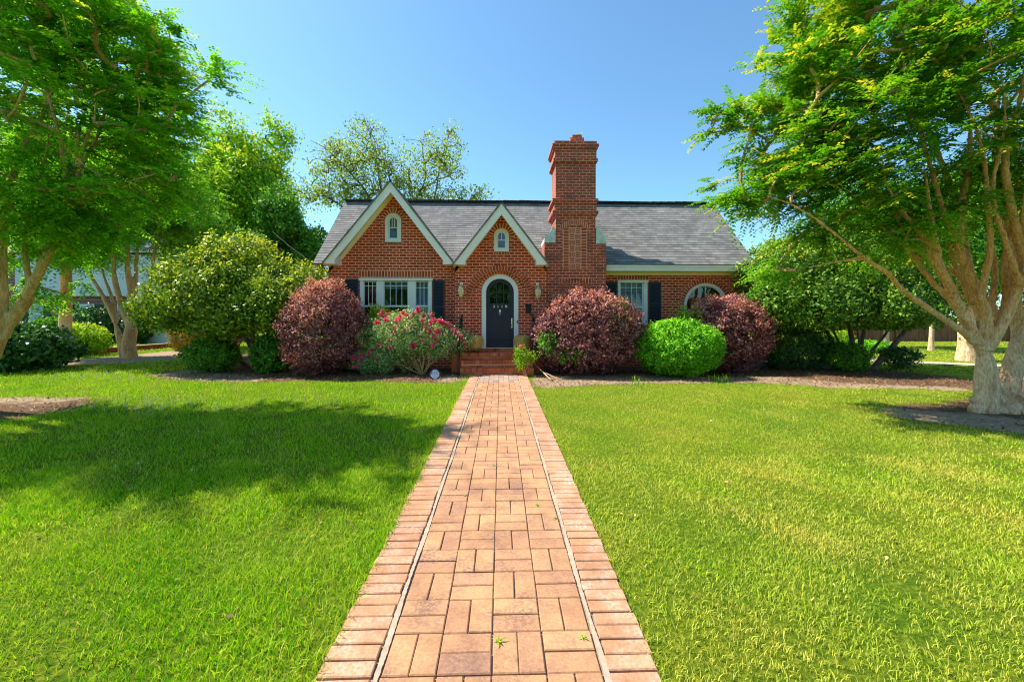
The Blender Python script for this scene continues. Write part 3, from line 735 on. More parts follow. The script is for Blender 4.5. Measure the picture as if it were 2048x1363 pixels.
m.box(xh - .02, xh + .02, YD - .018, YD - .001, zh - .16, zh + .14, .5)
m.tube([(xh, YD - .02, zh + .04), (xh, YD - .06, zh + .02), (xh - .008, YD - .065, zh - .06), (xh, YD - .02, zh - .13)], [.008, .011, .011, .008], 8)
m.lathe((xh, YD - .03, zh + .09), [(0, 0), (.02, .0), (.02, .02), (0, .02)], 10)
m.build('handle', M['silver'], door)
m = MB(); m.box(TRIM[1] - .055, TRIM[1] - .025, YI - .006, YI + .011, 1.42, 1.52, .5); m.build('doorbell', M['black'], house)
# threshold, landing, steps
LX0, LX1 = PX(903, 12.1), PX(1088, 12.1); SX0, SX1 = PX(920, 11.54), PX(1068, 11.54)
st = MB(); sb = MB()
def step(x0, x1, y0, y1, z0, z1, face=True):
    st.box(x0 + .012, x1 - .012, y0 + .012, y1, z0, z1 - .004, .5)
    n = round((x1 - x0) / .085); p = (x1 - x0) / n
    zt = z1 - .105
    for i in range(n):           # tread edge of rowlocks
        sb.box(x0 + i * p + .004, x0 + (i + 1) * p - .004, y0 - .012, y0 + .2, zt + .004, z1 + random.uniform(-.002, .002))
    n = round((x1 - x0) / .21); p = (x1 - x0) / n; z = z0
    while z < zt - .02:
        zz = min(z + .085, zt)
        for i in range(n): sb.box(x0 + i * p + .004, x0 + (i + 1) * p - .004, y0, y0 + .05, z + .004, zz - .004)
        z = zz
    y = y0 + .205
    while y < y1 - .03:
        yy = min(y + .1, y1)
        for i in range(n): sb.box(x0 + i * p + .004, x0 + (i + 1) * p - .004, y + .003, yy - .003, z1 - .05, z1)
        y = yy
step(SX0, SX1, 11.54, 11.85, 0, .19); step(SX0, SX1, 11.82, 12.15, .0, .38); step(SX0 - .0, SX1 + .0, 12.12, YE, .0, .57)
sb.box(LX0, SX0 - .001, 12.13, YE, 0, .565, .4); sb.box(SX1 + .001, LX1, 12.13, YE, 0, .565, .4)
n = 12; xa, xb = TRIM[0] - .06, TRIM[1] + .06; p = (xb - xa) / n
for i in range(n): sb.box(xa + i * p + .004, xa + (i + 1) * p - .004, YI - .10, YD + .06, .57, .66)
sb.build('step', M['unit_step'], house); st.build('step_core', M['mortar'], house)
m = MB(); m.box(xa + .02, xb - .02, YI - .02, YD + .05, .661, .672, .5); m.build('threshold', M['silver'], house)

# chimney
YC = 12.85; ch = MB()
def cb(px0, px1, py0, py1, pr=0.0, back=1.15, mb=ch):
    x0, x1 = PX(px0, YC - pr), PX(px1, YC - pr); z1, z0 = PZ(px0, py0, YC - pr), PZ(px0, py1, YC - pr)
    mb.box(x0, x1, YC - pr, YC + back + pr, max(z0, 0), z1, .5)
cb(1089, 1212, 485, 760, 0, 1.0)
cb(1111.5, 1191, 396, 486, 0.0, 1.1)
cb(1118, 1191, 300, 397, -.03, 1.05); cb(1111.5, 1191.5, 318, 397, -.07, 1.1)
for a, b2, c, d, pr in ((1108, 1194, 426, 431, .03), (1105, 1197, 420, 426.2, .06), (1108, 1194, 402, 407, .03), (1105, 1197, 396, 402.2, .06), (1109, 1193, 407, 420.2, .012),
                        (1110, 1193, 321, 325, .02), (1107, 1196, 315, 321.2, .05), (1110, 1193, 296, 315.2, .015), (1107, 1196, 291, 296.2, .05), (1105, 1198, 286, 291.2, .08), (1109, 1194, 281, 286.2, .05)):
    cb(a, b2, c, d, pr, 1.1)
cb(1141, 1168, 275, 281.4, -.2, 1.2); cb(1145, 1164, 269.5, 275.2, -.26, 1.2)
chim = ch.build('chimney', M['brick_chim'], house)
cp = MB()
zs0 = PZ(1088, 485, YC)
def cv(pts): return [(PX(a, YC), PZ(a, b2, YC)) for a, b2 in pts]
cp.prism(cv([(1088.5, 485), (1111, 485), (1111, 459), (1108, 453.5), (1105, 454), (1102, 460), (1098, 466), (1093, 471), (1089, 476)]), YC - .012, YC + 1.0)
cp.prism(cv([(1192, 487), (1212.5, 487), (1212.5, 475), (1207, 468), (1201, 461), (1197, 454), (1194, 453), (1192, 456)]), YC - .012, YC + 1.0)
cp.build('shoulder_cap', M['cement'], chim)
dr = MB(); bed = MB()
# basket-weave panel, pointed arch over it, blind round arch below
cw = .187; x0p = PX(1150, YC) - 2 * cw; z = PZ(1150, 455, YC); rows = 7
bed.box(x0p - .005, x0p + 4 * cw + .005, YC - .003, YC + .01, z - rows * cw, z + .0, .5)
for r_ in range(rows):
    for c_ in range(4):
        a, b2 = x0p + c_ * cw, z - (r_ + 1) * cw
        if c_ in (0, 3):
            for k in range(2): dr.box(a + .010, a + cw - .010, YC - .007, YC + .01, b2 + k * cw / 2 + .009, b2 + (k + 1) * cw / 2 - .009)
        elif (r_ + c_) % 2:
            for k in range(3): dr.box(a + k * cw / 3 + .009, a + (k + 1) * cw / 3 - .009, YC - .007, YC + .01, b2 + .012, b2 + cw - .012)
        else:
            for k in range(3): dr.box(a + .012, a + cw - .012, YC - .007, YC + .01, b2 + k * cw / 3 + .009, b2 + (k + 1) * cw / 3 - .009)
flush('brick_panel', chim)
def pointed(py_top, py_foot, half, Y0, hgt=.15):
    xc = PX(1150, YC); zt = PZ(1150, py_top, YC); zf = PZ(1150, py_foot, YC)
    for s in (-1, 1):
        n = 7
        for i in range(n):
            a, c = i / n + .01, (i + 1) / n - .01
            q = []
            for mb, g, pp in ((bed, 0, .003), (dr, .01, .012)):
                aa, cc = (i / n, (i + 1) / n) if mb is bed else (i / n + .025, (i + 1) / n - .025)
                pts = []
                for yy in (YC - pp, YC + .01):
                    for t, up in ((aa, g / 2), (cc, g / 2), (cc, hgt - g / 2), (aa, hgt - g / 2)):
                        pts.append((xc + s * half * (1 - t), yy, zf + (zt - zf) * math.sin(t * math.pi / 2) ** .8 + up - hgt))
                mb.hexa(pts, random.random() if mb is dr else .5)
pointed(439, 451, .45, YC); flush('pointed_arch', chim)
ring(PX(1150, YC), PZ(1150, 585, YC), .42, .46, YC, pr=.03, pitch=.3); flush('round_arch', chim)
soldiers(PX(1118, YC), PX(1183, YC), PZ(1150, 567, YC), PZ(1150, 555, YC), YC)
flush('soldier_course', chim)

# ------------------------------------------------------------------ fittings on and by the house
def lantern(px, py0, py1, cxoff, label):
    Y = YE; t = thing('wall_lantern', label, 'lantern', 'wall lanterns beside the door')
    c = P(px, (py0 + py1) / 2, Y - .13); zt = PZ(px, py0, Y); zb = PZ(px, py1, Y); H = zt - zb; x, y = c.x, Y - .13
    m = MB(); m.lathe((0, 0, 0), [(0, 0), (.05, 0), (.05, .012), (.02, .02), (0, .02)], 12)
    for i, v_ in enumerate(m.v): m.v[i] = (x + v_[0], Y - .002 - v_[2], zt - .06 + v_[1])
    pts = [(x, Y - .02, zt - .06), (x, Y - .05, zt - .02), (x, Y - .10, zt), (x, y - .01, zt - .03), (x, y, zt - .10)]
    m.tube(pts, .008, 6); m.build('bracket', M['silver'], t)
    m = MB(); m.lathe((x, y, zt - H * .36), [(0, H * .16), (.012, H * .15), (.02, H * .1), (.075, H * .08), (.115, 0), (.11, -.012), (0, -.012)], 12); m.build('cap', M['silver'], t)
    m = MB(); m.lathe((x, y, zt - H * .38), [(.092, 0), (.10, -H * .12), (.08, -H * .32), (.04, -H * .45), (0, -H * .46)], 8); m.build('glass_shade', M['amber'], t)
    m = MB()
    for k in range(4):
        a = math.pi / 4 + k * math.pi / 2
        m.tube([(x + q * math.cos(a), y + q * math.sin(a), zt - H * .38 + zz) for q, zz in ((.094, 0), (.103, -H * .12), (.083, -H * .32), (.043, -H * .45))], .005, 5)
    m.lathe((x, y, zt - H * .84), [(0, 0), (.02, 0), (.008, -.03), (.012, -.045), (0, -.07)], 8); m.build('cage', M['silver'], t)
lantern(922, 563, 600, 0, 'metal wall lantern with amber glass left of the front door arch')
lantern(1076, 564, 603, 0, 'metal wall lantern with amber glass right of the door arch, next to the chimney')
t = thing('mailbox', 'small black mailbox on the brick at the right edge of the door arch', 'mailbox')
mx = PX(1057, YE); m = MB(); zc = PZ(1057, 619, YE)
m.prism([(mx - .09, zc - .12), (mx + .07, zc - .12), (mx + .07, zc + .1), (mx + .04, zc + .13), (mx - .06, zc + .13), (mx - .09, zc + .1)], YE - .12, YE - .034); m.build('box', M['black'], t)
m = MB(); m.hexa([(mx - .1, YE - .13, zc + .08), (mx + .08, YE - .13, zc + .08), (mx + .08, YE - .034, zc + .16), (mx - .1, YE - .034, zc + .16), (mx - .1, YE - .13, zc + .09), (mx + .08, YE - .13, zc + .09), (mx + .08, YE - .034, zc + .17), (mx - .1, YE - .034, zc + .17)]); m.build('lid', M['black'], t)

def handrail(x, label):
    t = thing('handrail', label, 'handrail', 'handrails of the front steps')
    m = MB(); m.tube([(x, 11.5, 0), (x, 11.5, .92)], .026, 8); m.build('post', M['black'], t)
    m = MB(); m.tube([(x, 12.5, .5), (x, 12.5, 1.62)], .03, 8); m.build('post', M['black'], t)
    m = MB(); m.tube([(x, 11.36, .84), (x, 11.42, .93), (x, 11.5, .97), (x, 12.3, 1.58), (x, 12.62, 1.64)], [.026, .034, .036, .036, .034], 8); m.build('top_rail', M['black'], t)
    m = MB(); m.tube([(x, 11.5, .3), (x, 12.5, .85)], .012, 6)
    m.build('bottom_rail', M['black'], t)
    for i in range(6):
        f = (i + 1) / 7; y = 11.5 + f; m = MB(); m.tube([(x, y, .3 + .55 * f), (x, y, .97 + .61 * f)], .014, 6); m.build('baluster', M['black'], t)
handrail(SX0 - .04, 'black metal handrail on the left of the front steps, behind the pink rose bush')
handrail(SX1 + .04, 'black metal handrail on the right of the front steps, beside the purple shrub')

def stool(px, label):
    t = thing('straw_stool', label, 'stool', 'straw stools flanking the door')
    c = Vector((PX(px, 12.36), 12.36, .575)); rr = .225
    m = MB(); prof = [(0, .50), (rr * .6, .50), (rr * .9, .475), (rr * 1.05, .40), (rr * 1.05, .30), (rr * .9, .16), (rr * .7, .11), (0, .105)]
    b0 = len(m.v); sides = 40
    m.lathe(c, prof, sides)
    for i, v_ in enumerate(m.v):
        k = i % sides; q = 1 + (.045 if k % 2 else -.03); m.v[i] = (c.x + (v_[0] - c.x) * q, c.y + (v_[1] - c.y) * q, v_[2])
    m.build('seat', M['straw'], t)
    m = MB(); rg = random.Random(px)
    for i in range(120):
        a = rg.uniform(0, 2 * math.pi); l = rg.uniform(.1, .33)
        m.tube([(c.x + rr * .55 * math.cos(a), c.y + rr * .55 * math.sin(a), c.z + .505), (c.x + rr * 1.0 * math.cos(a), c.y + rr * 1.0 * math.sin(a), c.z + .46), (c.x + rr * 1.13 * math.cos(a), c.y + rr * 1.13 * math.sin(a), c.z + .38),
                (c.x + rr * 1.12 * math.cos(a + .15), c.y + rr * 1.12 * math.sin(a + .15), c.z + .42 - l)], [.007, .008, .007, .003], 4)
    m.build('straw_fringe', M['straw'], t)
    for k in range(4):
        a = math.pi / 4 + k * math.pi / 2; m = MB()
        m.tube([(c.x + .14 * math.cos(a), c.y + .14 * math.sin(a), c.z + .1), (c.x + .18 * math.cos(a), c.y + .18 * math.sin(a), c.z)], [.018, .014], 6); m.build('leg', M['bark_brown'], t)
stool(950, 'straw-topped stool on the landing left of the dark door'); stool(1044, 'straw-topped stool on the landing right of the dark door')

t = thing('yard_sign', 'small octagonal security sign with dark blue rim in front of the rose bush', 'sign')
g0 = G(870, 758); sx, sy = g0.x, g0.y; zc = PZ(870, 748, sy); rr = .155
m = MB(); m.tube([(sx, sy + .012, 0), (sx, sy + .012, zc - .05)], .008, 6); m.build('stake', M['silver'], t)
def octo(r): return [(sx + r * math.cos(R(22.5 + 45 * k)), zc + r * math.sin(R(22.5 + 45 * k))) for k in range(8)]
m = MB(); m.prism(octo(rr), sy - .006, sy + .004); m.build('rim', plain('navy_rim', (.012, .02, .10), .4), t)
m = MB(); m.prism(octo(rr * .78), sy - .009, sy - .0065); bd = m.build('board', plain('sign_face', (.62, .66, .92), .4), t)
text('lettering', 'KTC', .105, (sx, sy - .0105, zc + .03), M['door'], t, .001, 1.05)
m = MB(); m.box(sx - .08, sx + .08, sy - .0105, sy - .0092, zc - .03, zc - .02, .5); m.box(sx - .06, sx + .05, sy - .0105, sy - .0092, zc - .062, zc - .05, .5); m.build('line', M['curtain'], t)
m = MB(); pts = [P(545, 463, 19), P(580, 492, 17.5), P(618, 521, 16)]
for i, p in enumerate(pts): p.z -= .02 * (i == 1)
m.tube(pts, .006, 5); cab = m.build('overhead_cable', M['flash']); tag(cab, 'thin overhead cable running down to the left end of the cottage roof', 'cable')

# ------------------------------------------------------------------ plants
rng = np.random.default_rng(11)
def unit(n):
    v = rng.normal(size=(n, 3)); return v / np.linalg.norm(v, axis=1, keepdims=True)
def nrm(v): return v / np.maximum(np.linalg.norm(v, axis=1, keepdims=True), 1e-9)
def leaves(name, pos, d, nor, ln, wd, mat, parent, rnd, tip=None, fold=.12):
    """pos centre of base, d direction, nor normal; one folded diamond per leaf"""
    d = nrm(d); s = nrm(np.cross(d, nor)); nn = np.cross(s, d)
    ln = ln[:, None]; wd = wd[:, None]
    a = pos; b = pos + d * ln * .45 + s * wd * .5 + nn * ln * fold; c = pos + d * ln; e = pos + d * ln * .45 - s * wd * .5 + nn * ln * fold
    v = np.stack([a, b, c, e], 1).reshape(-1, 3)
    return np_mesh(name, v, 4, mat, parent, rnd, tip)
def lumps(dirs, seed, amp, freq=3.0):
    r_ = np.random.default_rng(seed); out = np.zeros(len(dirs))
    for k in range(7):
        kv = r_.normal(size=3) * freq * (1 + .5 * k); out += np.sin(dirs @ kv + r_.uniform(0, 6.28)) / (1 + .35 * k)
    return 1 + amp * out / 2.2
def shell(c, rad, n, seed, amp=.08, thick=.25, freq=3.0, zmin=.03, up=.25, inner=.12, flat=0, per=20):
    """leaves gathered in small clumps over a lumpy ellipsoid, with some clumps deep inside"""
    K = max(12, n // per); dk = unit(K); L = lumps(dk, seed, amp, freq)
    if flat: L = L / (np.abs(dk) ** flat).sum(1) ** (1 / flat)
    u = rng.random(K); dep = 1.0 - thick * u ** 1.8 + rng.normal(size=K) * .032
    k = rng.random(K) < inner; dep[k] = rng.random(k.sum()) ** .5
    rad = np.array(rad); spacing = math.sqrt(4 * math.pi * (np.prod(rad) ** (2 / 3)) / K)
    ck = np.array(c) + dk * rad * (L * dep)[:, None]
    j = rng.integers(0, K, n); off = rng.normal(size=(n, 3)) * spacing * .46
    p = ck[j] + off; out = nrm(nrm(dk / rad)[j] + off / spacing * .7)
    dn = (off * nrm(dk / rad)[j]).sum(1) / rad.mean()
    ok = p[:, 2] > zmin
    return p[ok], out[ok], (dep[j] + dn)[ok], dk[j][ok]
def blob_leaves(name, parts, mat, parent, ln, wd, tipz=None, tiplev=.8, nor_rand=.7, dir_up=.2):
    P_, O_, D_, U_ = (np.concatenate([q[i] for q in parts]) for i in range(4))
    n = len(P_); t = unit(n); t = t - O_ * (t * O_).sum(1, keepdims=True); t = nrm(t); t[:, 2] += dir_up
    dirs = t + O_ * rng.uniform(0, .9, (n, 1)); nor = O_ + rng.normal(size=(n, 3)) * nor_rand * .6 + np.array([0, 0, .25])
    rnd = np.clip(rng.beta(1.5, 1.8, n), 0, 1)
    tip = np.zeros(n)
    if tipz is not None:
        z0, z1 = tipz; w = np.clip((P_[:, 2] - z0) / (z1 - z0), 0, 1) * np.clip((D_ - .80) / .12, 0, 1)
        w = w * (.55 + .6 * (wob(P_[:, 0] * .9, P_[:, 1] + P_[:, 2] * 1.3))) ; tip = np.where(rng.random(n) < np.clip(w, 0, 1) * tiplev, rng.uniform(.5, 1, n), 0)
    L_ = ln * rng.uniform(.65, 1.25, n); W_ = wd * rng.uniform(.7, 1.2, n)
    return leaves(name, P_, dirs, nor, L_, W_, mat, parent, rnd, tip)
def stems(mb, base, targets, r0, r1, seed, jit=.1):
    rg = random.Random(seed)
    for tx in targets:
        b = Vector(base) + Vector((rg.uniform(-1, 1) * r0 * 2, rg.uniform(-1, 1) * r0 * 2, 0)); t = Vector(tx); pts = []
        for i in range(6):
            f = i / 5; q = b.lerp(t, f); q += Vector((rg.uniform(-jit, jit), rg.uniform(-jit, jit), rg.uniform(-jit, jit) * .5)) * (math.sin(f * math.pi))
            q.z += (t.z - b.z) * .12 * math.sin(f * math.pi); pts.append(q)
        pts[0].z = -.03; mb.tube(pts, [r0 + (r1 - r0) * i / 5 for i in range(6)], 7)
def ball(name, label, c, rad, n, mat, ln, wd, seed, amp=.07, tipz=None, tiplev=.8, freq=3.0, extra=None, group=None, bark='bark_brown', flat=0, thick=.25, cat='shrub', nstem=7):
    t = thing(name, label, cat, group)
    sh = shell(c, rad, n, seed, amp * 1.25, thick, freq, flat=flat)
    # stray shoots standing out of the upper surface
    ns = 46 if not flat else 12; dk = unit(ns); dk[:, 2] = np.abs(dk[:, 2]) * .9 + .15; dk = nrm(dk); per = 14
    b0 = np.array(c) + dk * np.array(rad) * .93; hh = rng.uniform(.10, .26, ns) * (.5 + .5 * min(1.3, rad[2]))
    tt = np.tile(np.linspace(.15, 1, per), ns); lean = nrm(dk + np.array([0, 0, .9]) + rng.normal(size=(ns, 3)) * .25)
    ps = b0.repeat(per, 0) + lean.repeat(per, 0) * (hh.repeat(per) * tt)[:, None] + rng.normal(size=(ns * per, 3)) * .012
    oo = nrm(lean.repeat(per, 0) * .4 + unit(ns * per)); sh = tuple(np.concatenate([q, w_]) for q, w_ in zip(sh, (ps, oo, np.full(ns * per, 1.05), oo)))
    blob_leaves('foliage', [sh], M[mat], t, ln, wd, tipz, tiplev)
    if extra:
        for mt, nn, cc, rr in extra:
            blob_leaves('foreign_shoots', [shell((cc[0], cc[1] + .12, cc[2]), tuple(q * 1.25 for q in rr), nn, seed + 5, .4, .8, inner=.5, per=12)], M[mt], t, ln, wd)
    mb = MB(); rg = random.Random(seed)
    stems(mb, (c[0], c[1], 0), [(c[0] + rg.uniform(-.6, .6) * rad[0], c[1] + rg.uniform(-.6, .6) * rad[1], c[2] + rad[2] * rg.uniform(0, .5)) for _ in range(nstem)], .03, .01, seed)
    mb.build('stem', M[bark], t, True)
    return t
def shrub(px0, px1, ptop, pbot, Y, ry, **k):
    a, b = PX(px0, Y), PX(px1, Y); zt = PZ((px0 + px1) / 2, ptop, Y); zb = max(0, PZ((px0 + px1) / 2, pbot, Y))
    return ((a + b) / 2, Y, (zt + zb) / 2), ((b - a) / 2, ry, (zt - zb) / 2)
# purple fringe-flower balls
c, r = shrub(566, 728, 566, 752, 12.0, 1.1)
ball('purple_shrub', 'tall round purple shrub left of the triple window, its top flushed pink', c, r, 26000, 'purple', .075, .042, 1, .08, (c[2] - .1, c[2] + r[2] * .8), 1.1, group='clipped purple shrubs along the front wall')
c, r = shrub(1066, 1280, 582, 760, 11.75, 1.0)
ball('purple_shrub', 'widest purple shrub, in front of the chimney base, with green shoots growing through it', c, r, 34000, 'purple', .075, .042, 2, .07, (c[2] - .2, c[2] + r[2] * .8), 1.0, group='clipped purple shrubs along the front wall',
     extra=[('midshrub', 500, (PX(1098, 10.9), 11.0, PZ(1098, 688, 11)), (.2, .18, .22)), ('midshrub', 450, (PX(1145, 10.8), 10.9, PZ(1130, 712, 10.9)), (.28, .15, .13)),
            ('lime_shrub', 600, (PX(1240, 11.2), 11.35, PZ(1240, 622, 11.3)), (.26, .2, .22)), ('midshrub', 700, (PX(1258, 11.3), 11.4, PZ(1255, 680, 11.3)), (.28, .2, .2))])
c, r = shrub(1362, 1538, 592, 752, 12.35, 1.0)
ball('purple_shrub', 'reddish purple shrub below the arched window, right of the bright green one', c, r, 26000, 'purple', .075, .042, 3, .07, (c[2] - .6, c[2] + r[2] * .8), 1.1, group='clipped purple shrubs along the front wall',
     extra=[('bright', 420, (PX(1392, 11.7), 12.0, PZ(1392, 628, 11.9)), (.42, .3, .24))])
c, r = shrub(1274, 1436, 641, 756, 11.35, .95)
ball('green_shrub', 'bright lime green mounded shrub between two purple ones right of the steps', c, r, 30000, 'lime_shrub', .07, .04, 4, .06, (c[2] - .2, c[2] + r[2]), .7)
c, r = shrub(1522, 1640, 655, 742, 13.0, .75)
ball('dark_hedge', 'low dark green boxy hedge right of the reddish purple shrub', c, (r[0], .75, r[2] * 1.0), 22000, 'darkshrub', .06, .038, 5, .05, flat=4, cat='hedge')
c, r = shrub(383, 470, 677, 750, 12.6, .6)
ball('leafy_shrub', 'low rich green shrub left of the camellia trunk in the left bed', c, r, 7500, 'midshrub', .085, .055, 6, .16)
c, r = shrub(514, 582, 676, 748, 12.5, .5)
ball('leafy_shrub', 'low green shrub between the left camellia trunk and the purple shrub', c, r, 6000, 'midshrub', .085, .055, 7, .16)
c, r = shrub(725, 790, 615, 745, 12.75, .4)
ball('yellow_green_shrub', 'yellow green shrub under the triple window behind the roses', c, r, 8000, 'bright', .06, .035, 8, .12, (1.0, 1.9), .8)
c, r = shrub(1660, 1732, 690, 752, 12.2, .5)
ball('leafy_shrub', 'low green shrub between the trunks of the right camellia', c, r, 5500, 'midshrub', .08, .05, 9, .16)
c, r = shrub(1768, 1832, 700, 752, 12.6, .45)
ball('open_shrub', 'small open shrub with thin twigs right of the right camellia', c, r, 1300, 'darkshrub', .09, .05, 10, .2, thick=.6)
c, r = shrub(-60, 122, 655, 742, 12.9, 1.1)
ball('dark_leaf_shrub', 'broad dark shrub with large leaves at the left edge of the photo', c, r, 7500, 'darkshrub', .15, .10, 12, .16)
c, r = shrub(120, 206, 652, 712, 18.0, .8)
ball('yellow_green_shrub', 'rounded yellow green shrub beside the straight pale trunk on the left', c, r, 7000, 'bright', .1, .06, 13, .14, (.6, 1.3), .7)
c, r = shrub(60, 140, 640, 715, 19.5, .9)
ball('leafy_shrub', 'green shrub behind the straight pale trunk, in front of the neighbouring house', c, r, 7000, 'midshrub', .11, .07, 14, .14)
c, r = shrub(343, 402, 656, 698, 20.5, .7)
ball('orange_tipped_shrub', 'small shrub with orange tips behind the left bed', c, r, 3800, 'orange', .10, .05, 15, .15, (.5, 1.1), .95)
c, r = shrub(425, 470, 630, 700, 16.0, .8)
ball('maroon_shrub', 'dark maroon shrub seen under the left camellia crown', c, r, 5000, 'purple', .08, .05, 16, .14)
c, r = shrub(1590, 1690, 650, 712, 17.5, 1.0)
ball('leafy_shrub', 'bright yellow green shrub seen behind the right camellia stems', c, r, 7000, 'bright', .1, .06, 17, .16, (.6, 1.4), .6)
c, r = shrub(1700, 1765, 685, 712, 18.5, .9)
ball('mounded_shrub', 'low bright mounded shrub behind the right camellia near the wooden fence', c, r, 4500, 'lime_shrub', .1, .06, 18, .14)

# rose bush
def roses():
    t = thing('rose_bush', 'pale leaved rose bush covered in pink and red blooms left of the steps', 'rose bush')
    Y = 12.0; lob = []
    for a, b, c, d, n in ((722, 905, 632, 706, 9500), (775, 870, 618, 660, 3000), (700, 790, 694, 748, 3600), (850, 932, 655, 712, 4200), (805, 925, 640, 722, 4200), (745, 850, 655, 735, 3200), (905, 945, 670, 700, 900)):
        cc, rr = shrub(a, b, c, d, Y, .62 if b - a > 100 else .4)
        lob.append(shell(cc, rr, n, a, .22, .5, 4, inner=.2))
    blob_leaves('foliage', lob, M['rose'], t, .052, .034, None, nor_rand=1.0)
    m = MB(); base = G(835, 757); rg = random.Random(5); tg = []
    for px, py in ((760, 660), (790, 650), (812, 690), (830, 640), (850, 660), (870, 650), (890, 670), (915, 680), (780, 700), (735, 715), (900, 650), (845, 700)):
        tg.append(P(px, py, Y + rg.uniform(-.3, .3)))
    stems(m, (base.x, 11.75, 0), tg, .016, .007, 4, .08); m.build('stem', M['bark_tan'], t, True)
    spots = [(765, 622), (778, 628), (768, 634), (755, 645), (800, 633), (812, 630), (838, 622), (848, 632), (852, 655), (862, 646), (842, 680), (850, 672), (870, 672), (877, 667), (872, 678),
             (880, 643), (890, 648), (900, 652), (905, 658), (916, 664), (921, 672), (925, 682), (893, 702), (787, 668), (779, 680), (780, 695), (760, 690), (745, 699), (708, 715), (726, 712), (752, 715), (709, 733), (828, 695),
             (826, 690), (795, 640), (863, 630), (884, 645), (911, 668), (835, 618), (930, 690), (760, 628), (772, 640), (806, 626), (818, 636), (828, 628), (846, 640), (868, 640), (858, 662), (874, 662), (896, 646), (908, 660), (918, 676), (720, 725), (738, 706), (812, 660), (790, 655), (820, 650), (865, 690), (905, 690)]
    for px, py in spots:
        yy = Y - .5 - rg.uniform(-.08, .12); yy = yy + .25 * (px > 885) + .2 * (py < 640)
        c = np.array(P(px, py, yy)); n = 34
        o = unit(n); o[:, 1] -= .5; o[:, 2] += .35; o = nrm(o)
        sz = rg.uniform(.045, .075); pos = c + o * rng.uniform(.1, .8, (n, 1)) * sz
        nor = unit(n) * .5 + o
        tdir = np.cross(o, unit(n)) + o * .6
        leaves('bloom', pos, tdir, nor, np.full(n, sz * .9), np.full(n, sz * .95), M['petal'], t, np.clip(rng.random(n) * .6 + rg.uniform(0, .4), 0, 1), fold=.25)
roses()
def small_rose():
    t = thing('rose_plant', 'small rose plant with one pink bloom growing by the right end of the steps', 'rose plant')
    lob = []
    for a, b, c, d, n in ((1030, 1055, 694, 726, 900), (1048, 1072, 703, 724, 500), (1032, 1050, 716, 738, 500)):
        cc, rr = shrub(a, b, c, d, 11.35, .14); lob.append(shell(cc, rr, n, a, .25, .6, 4, inner=.3))
    blob_leaves('foliage', lob, M['bright'], t, .045, .028)
    m = MB(); b0 = G(1052, 757); stems(m, (b0.x, 11.3, 0), [P(1040, 705, 11.35), P(1060, 712, 11.35), P(1043, 725, 11.3)], .01, .005, 3, .05); m.build('stem', M['bark_tan'], t)
    c = np.array(P(1042, 693, 11.3)); n = 40; o = unit(n)
    leaves('bloom', c + o * .04, np.cross(o, unit(n)), o, np.full(n, .045), np.full(n, .045), M['petal'], t, rng.random(n), fold=.25)
small_rose()

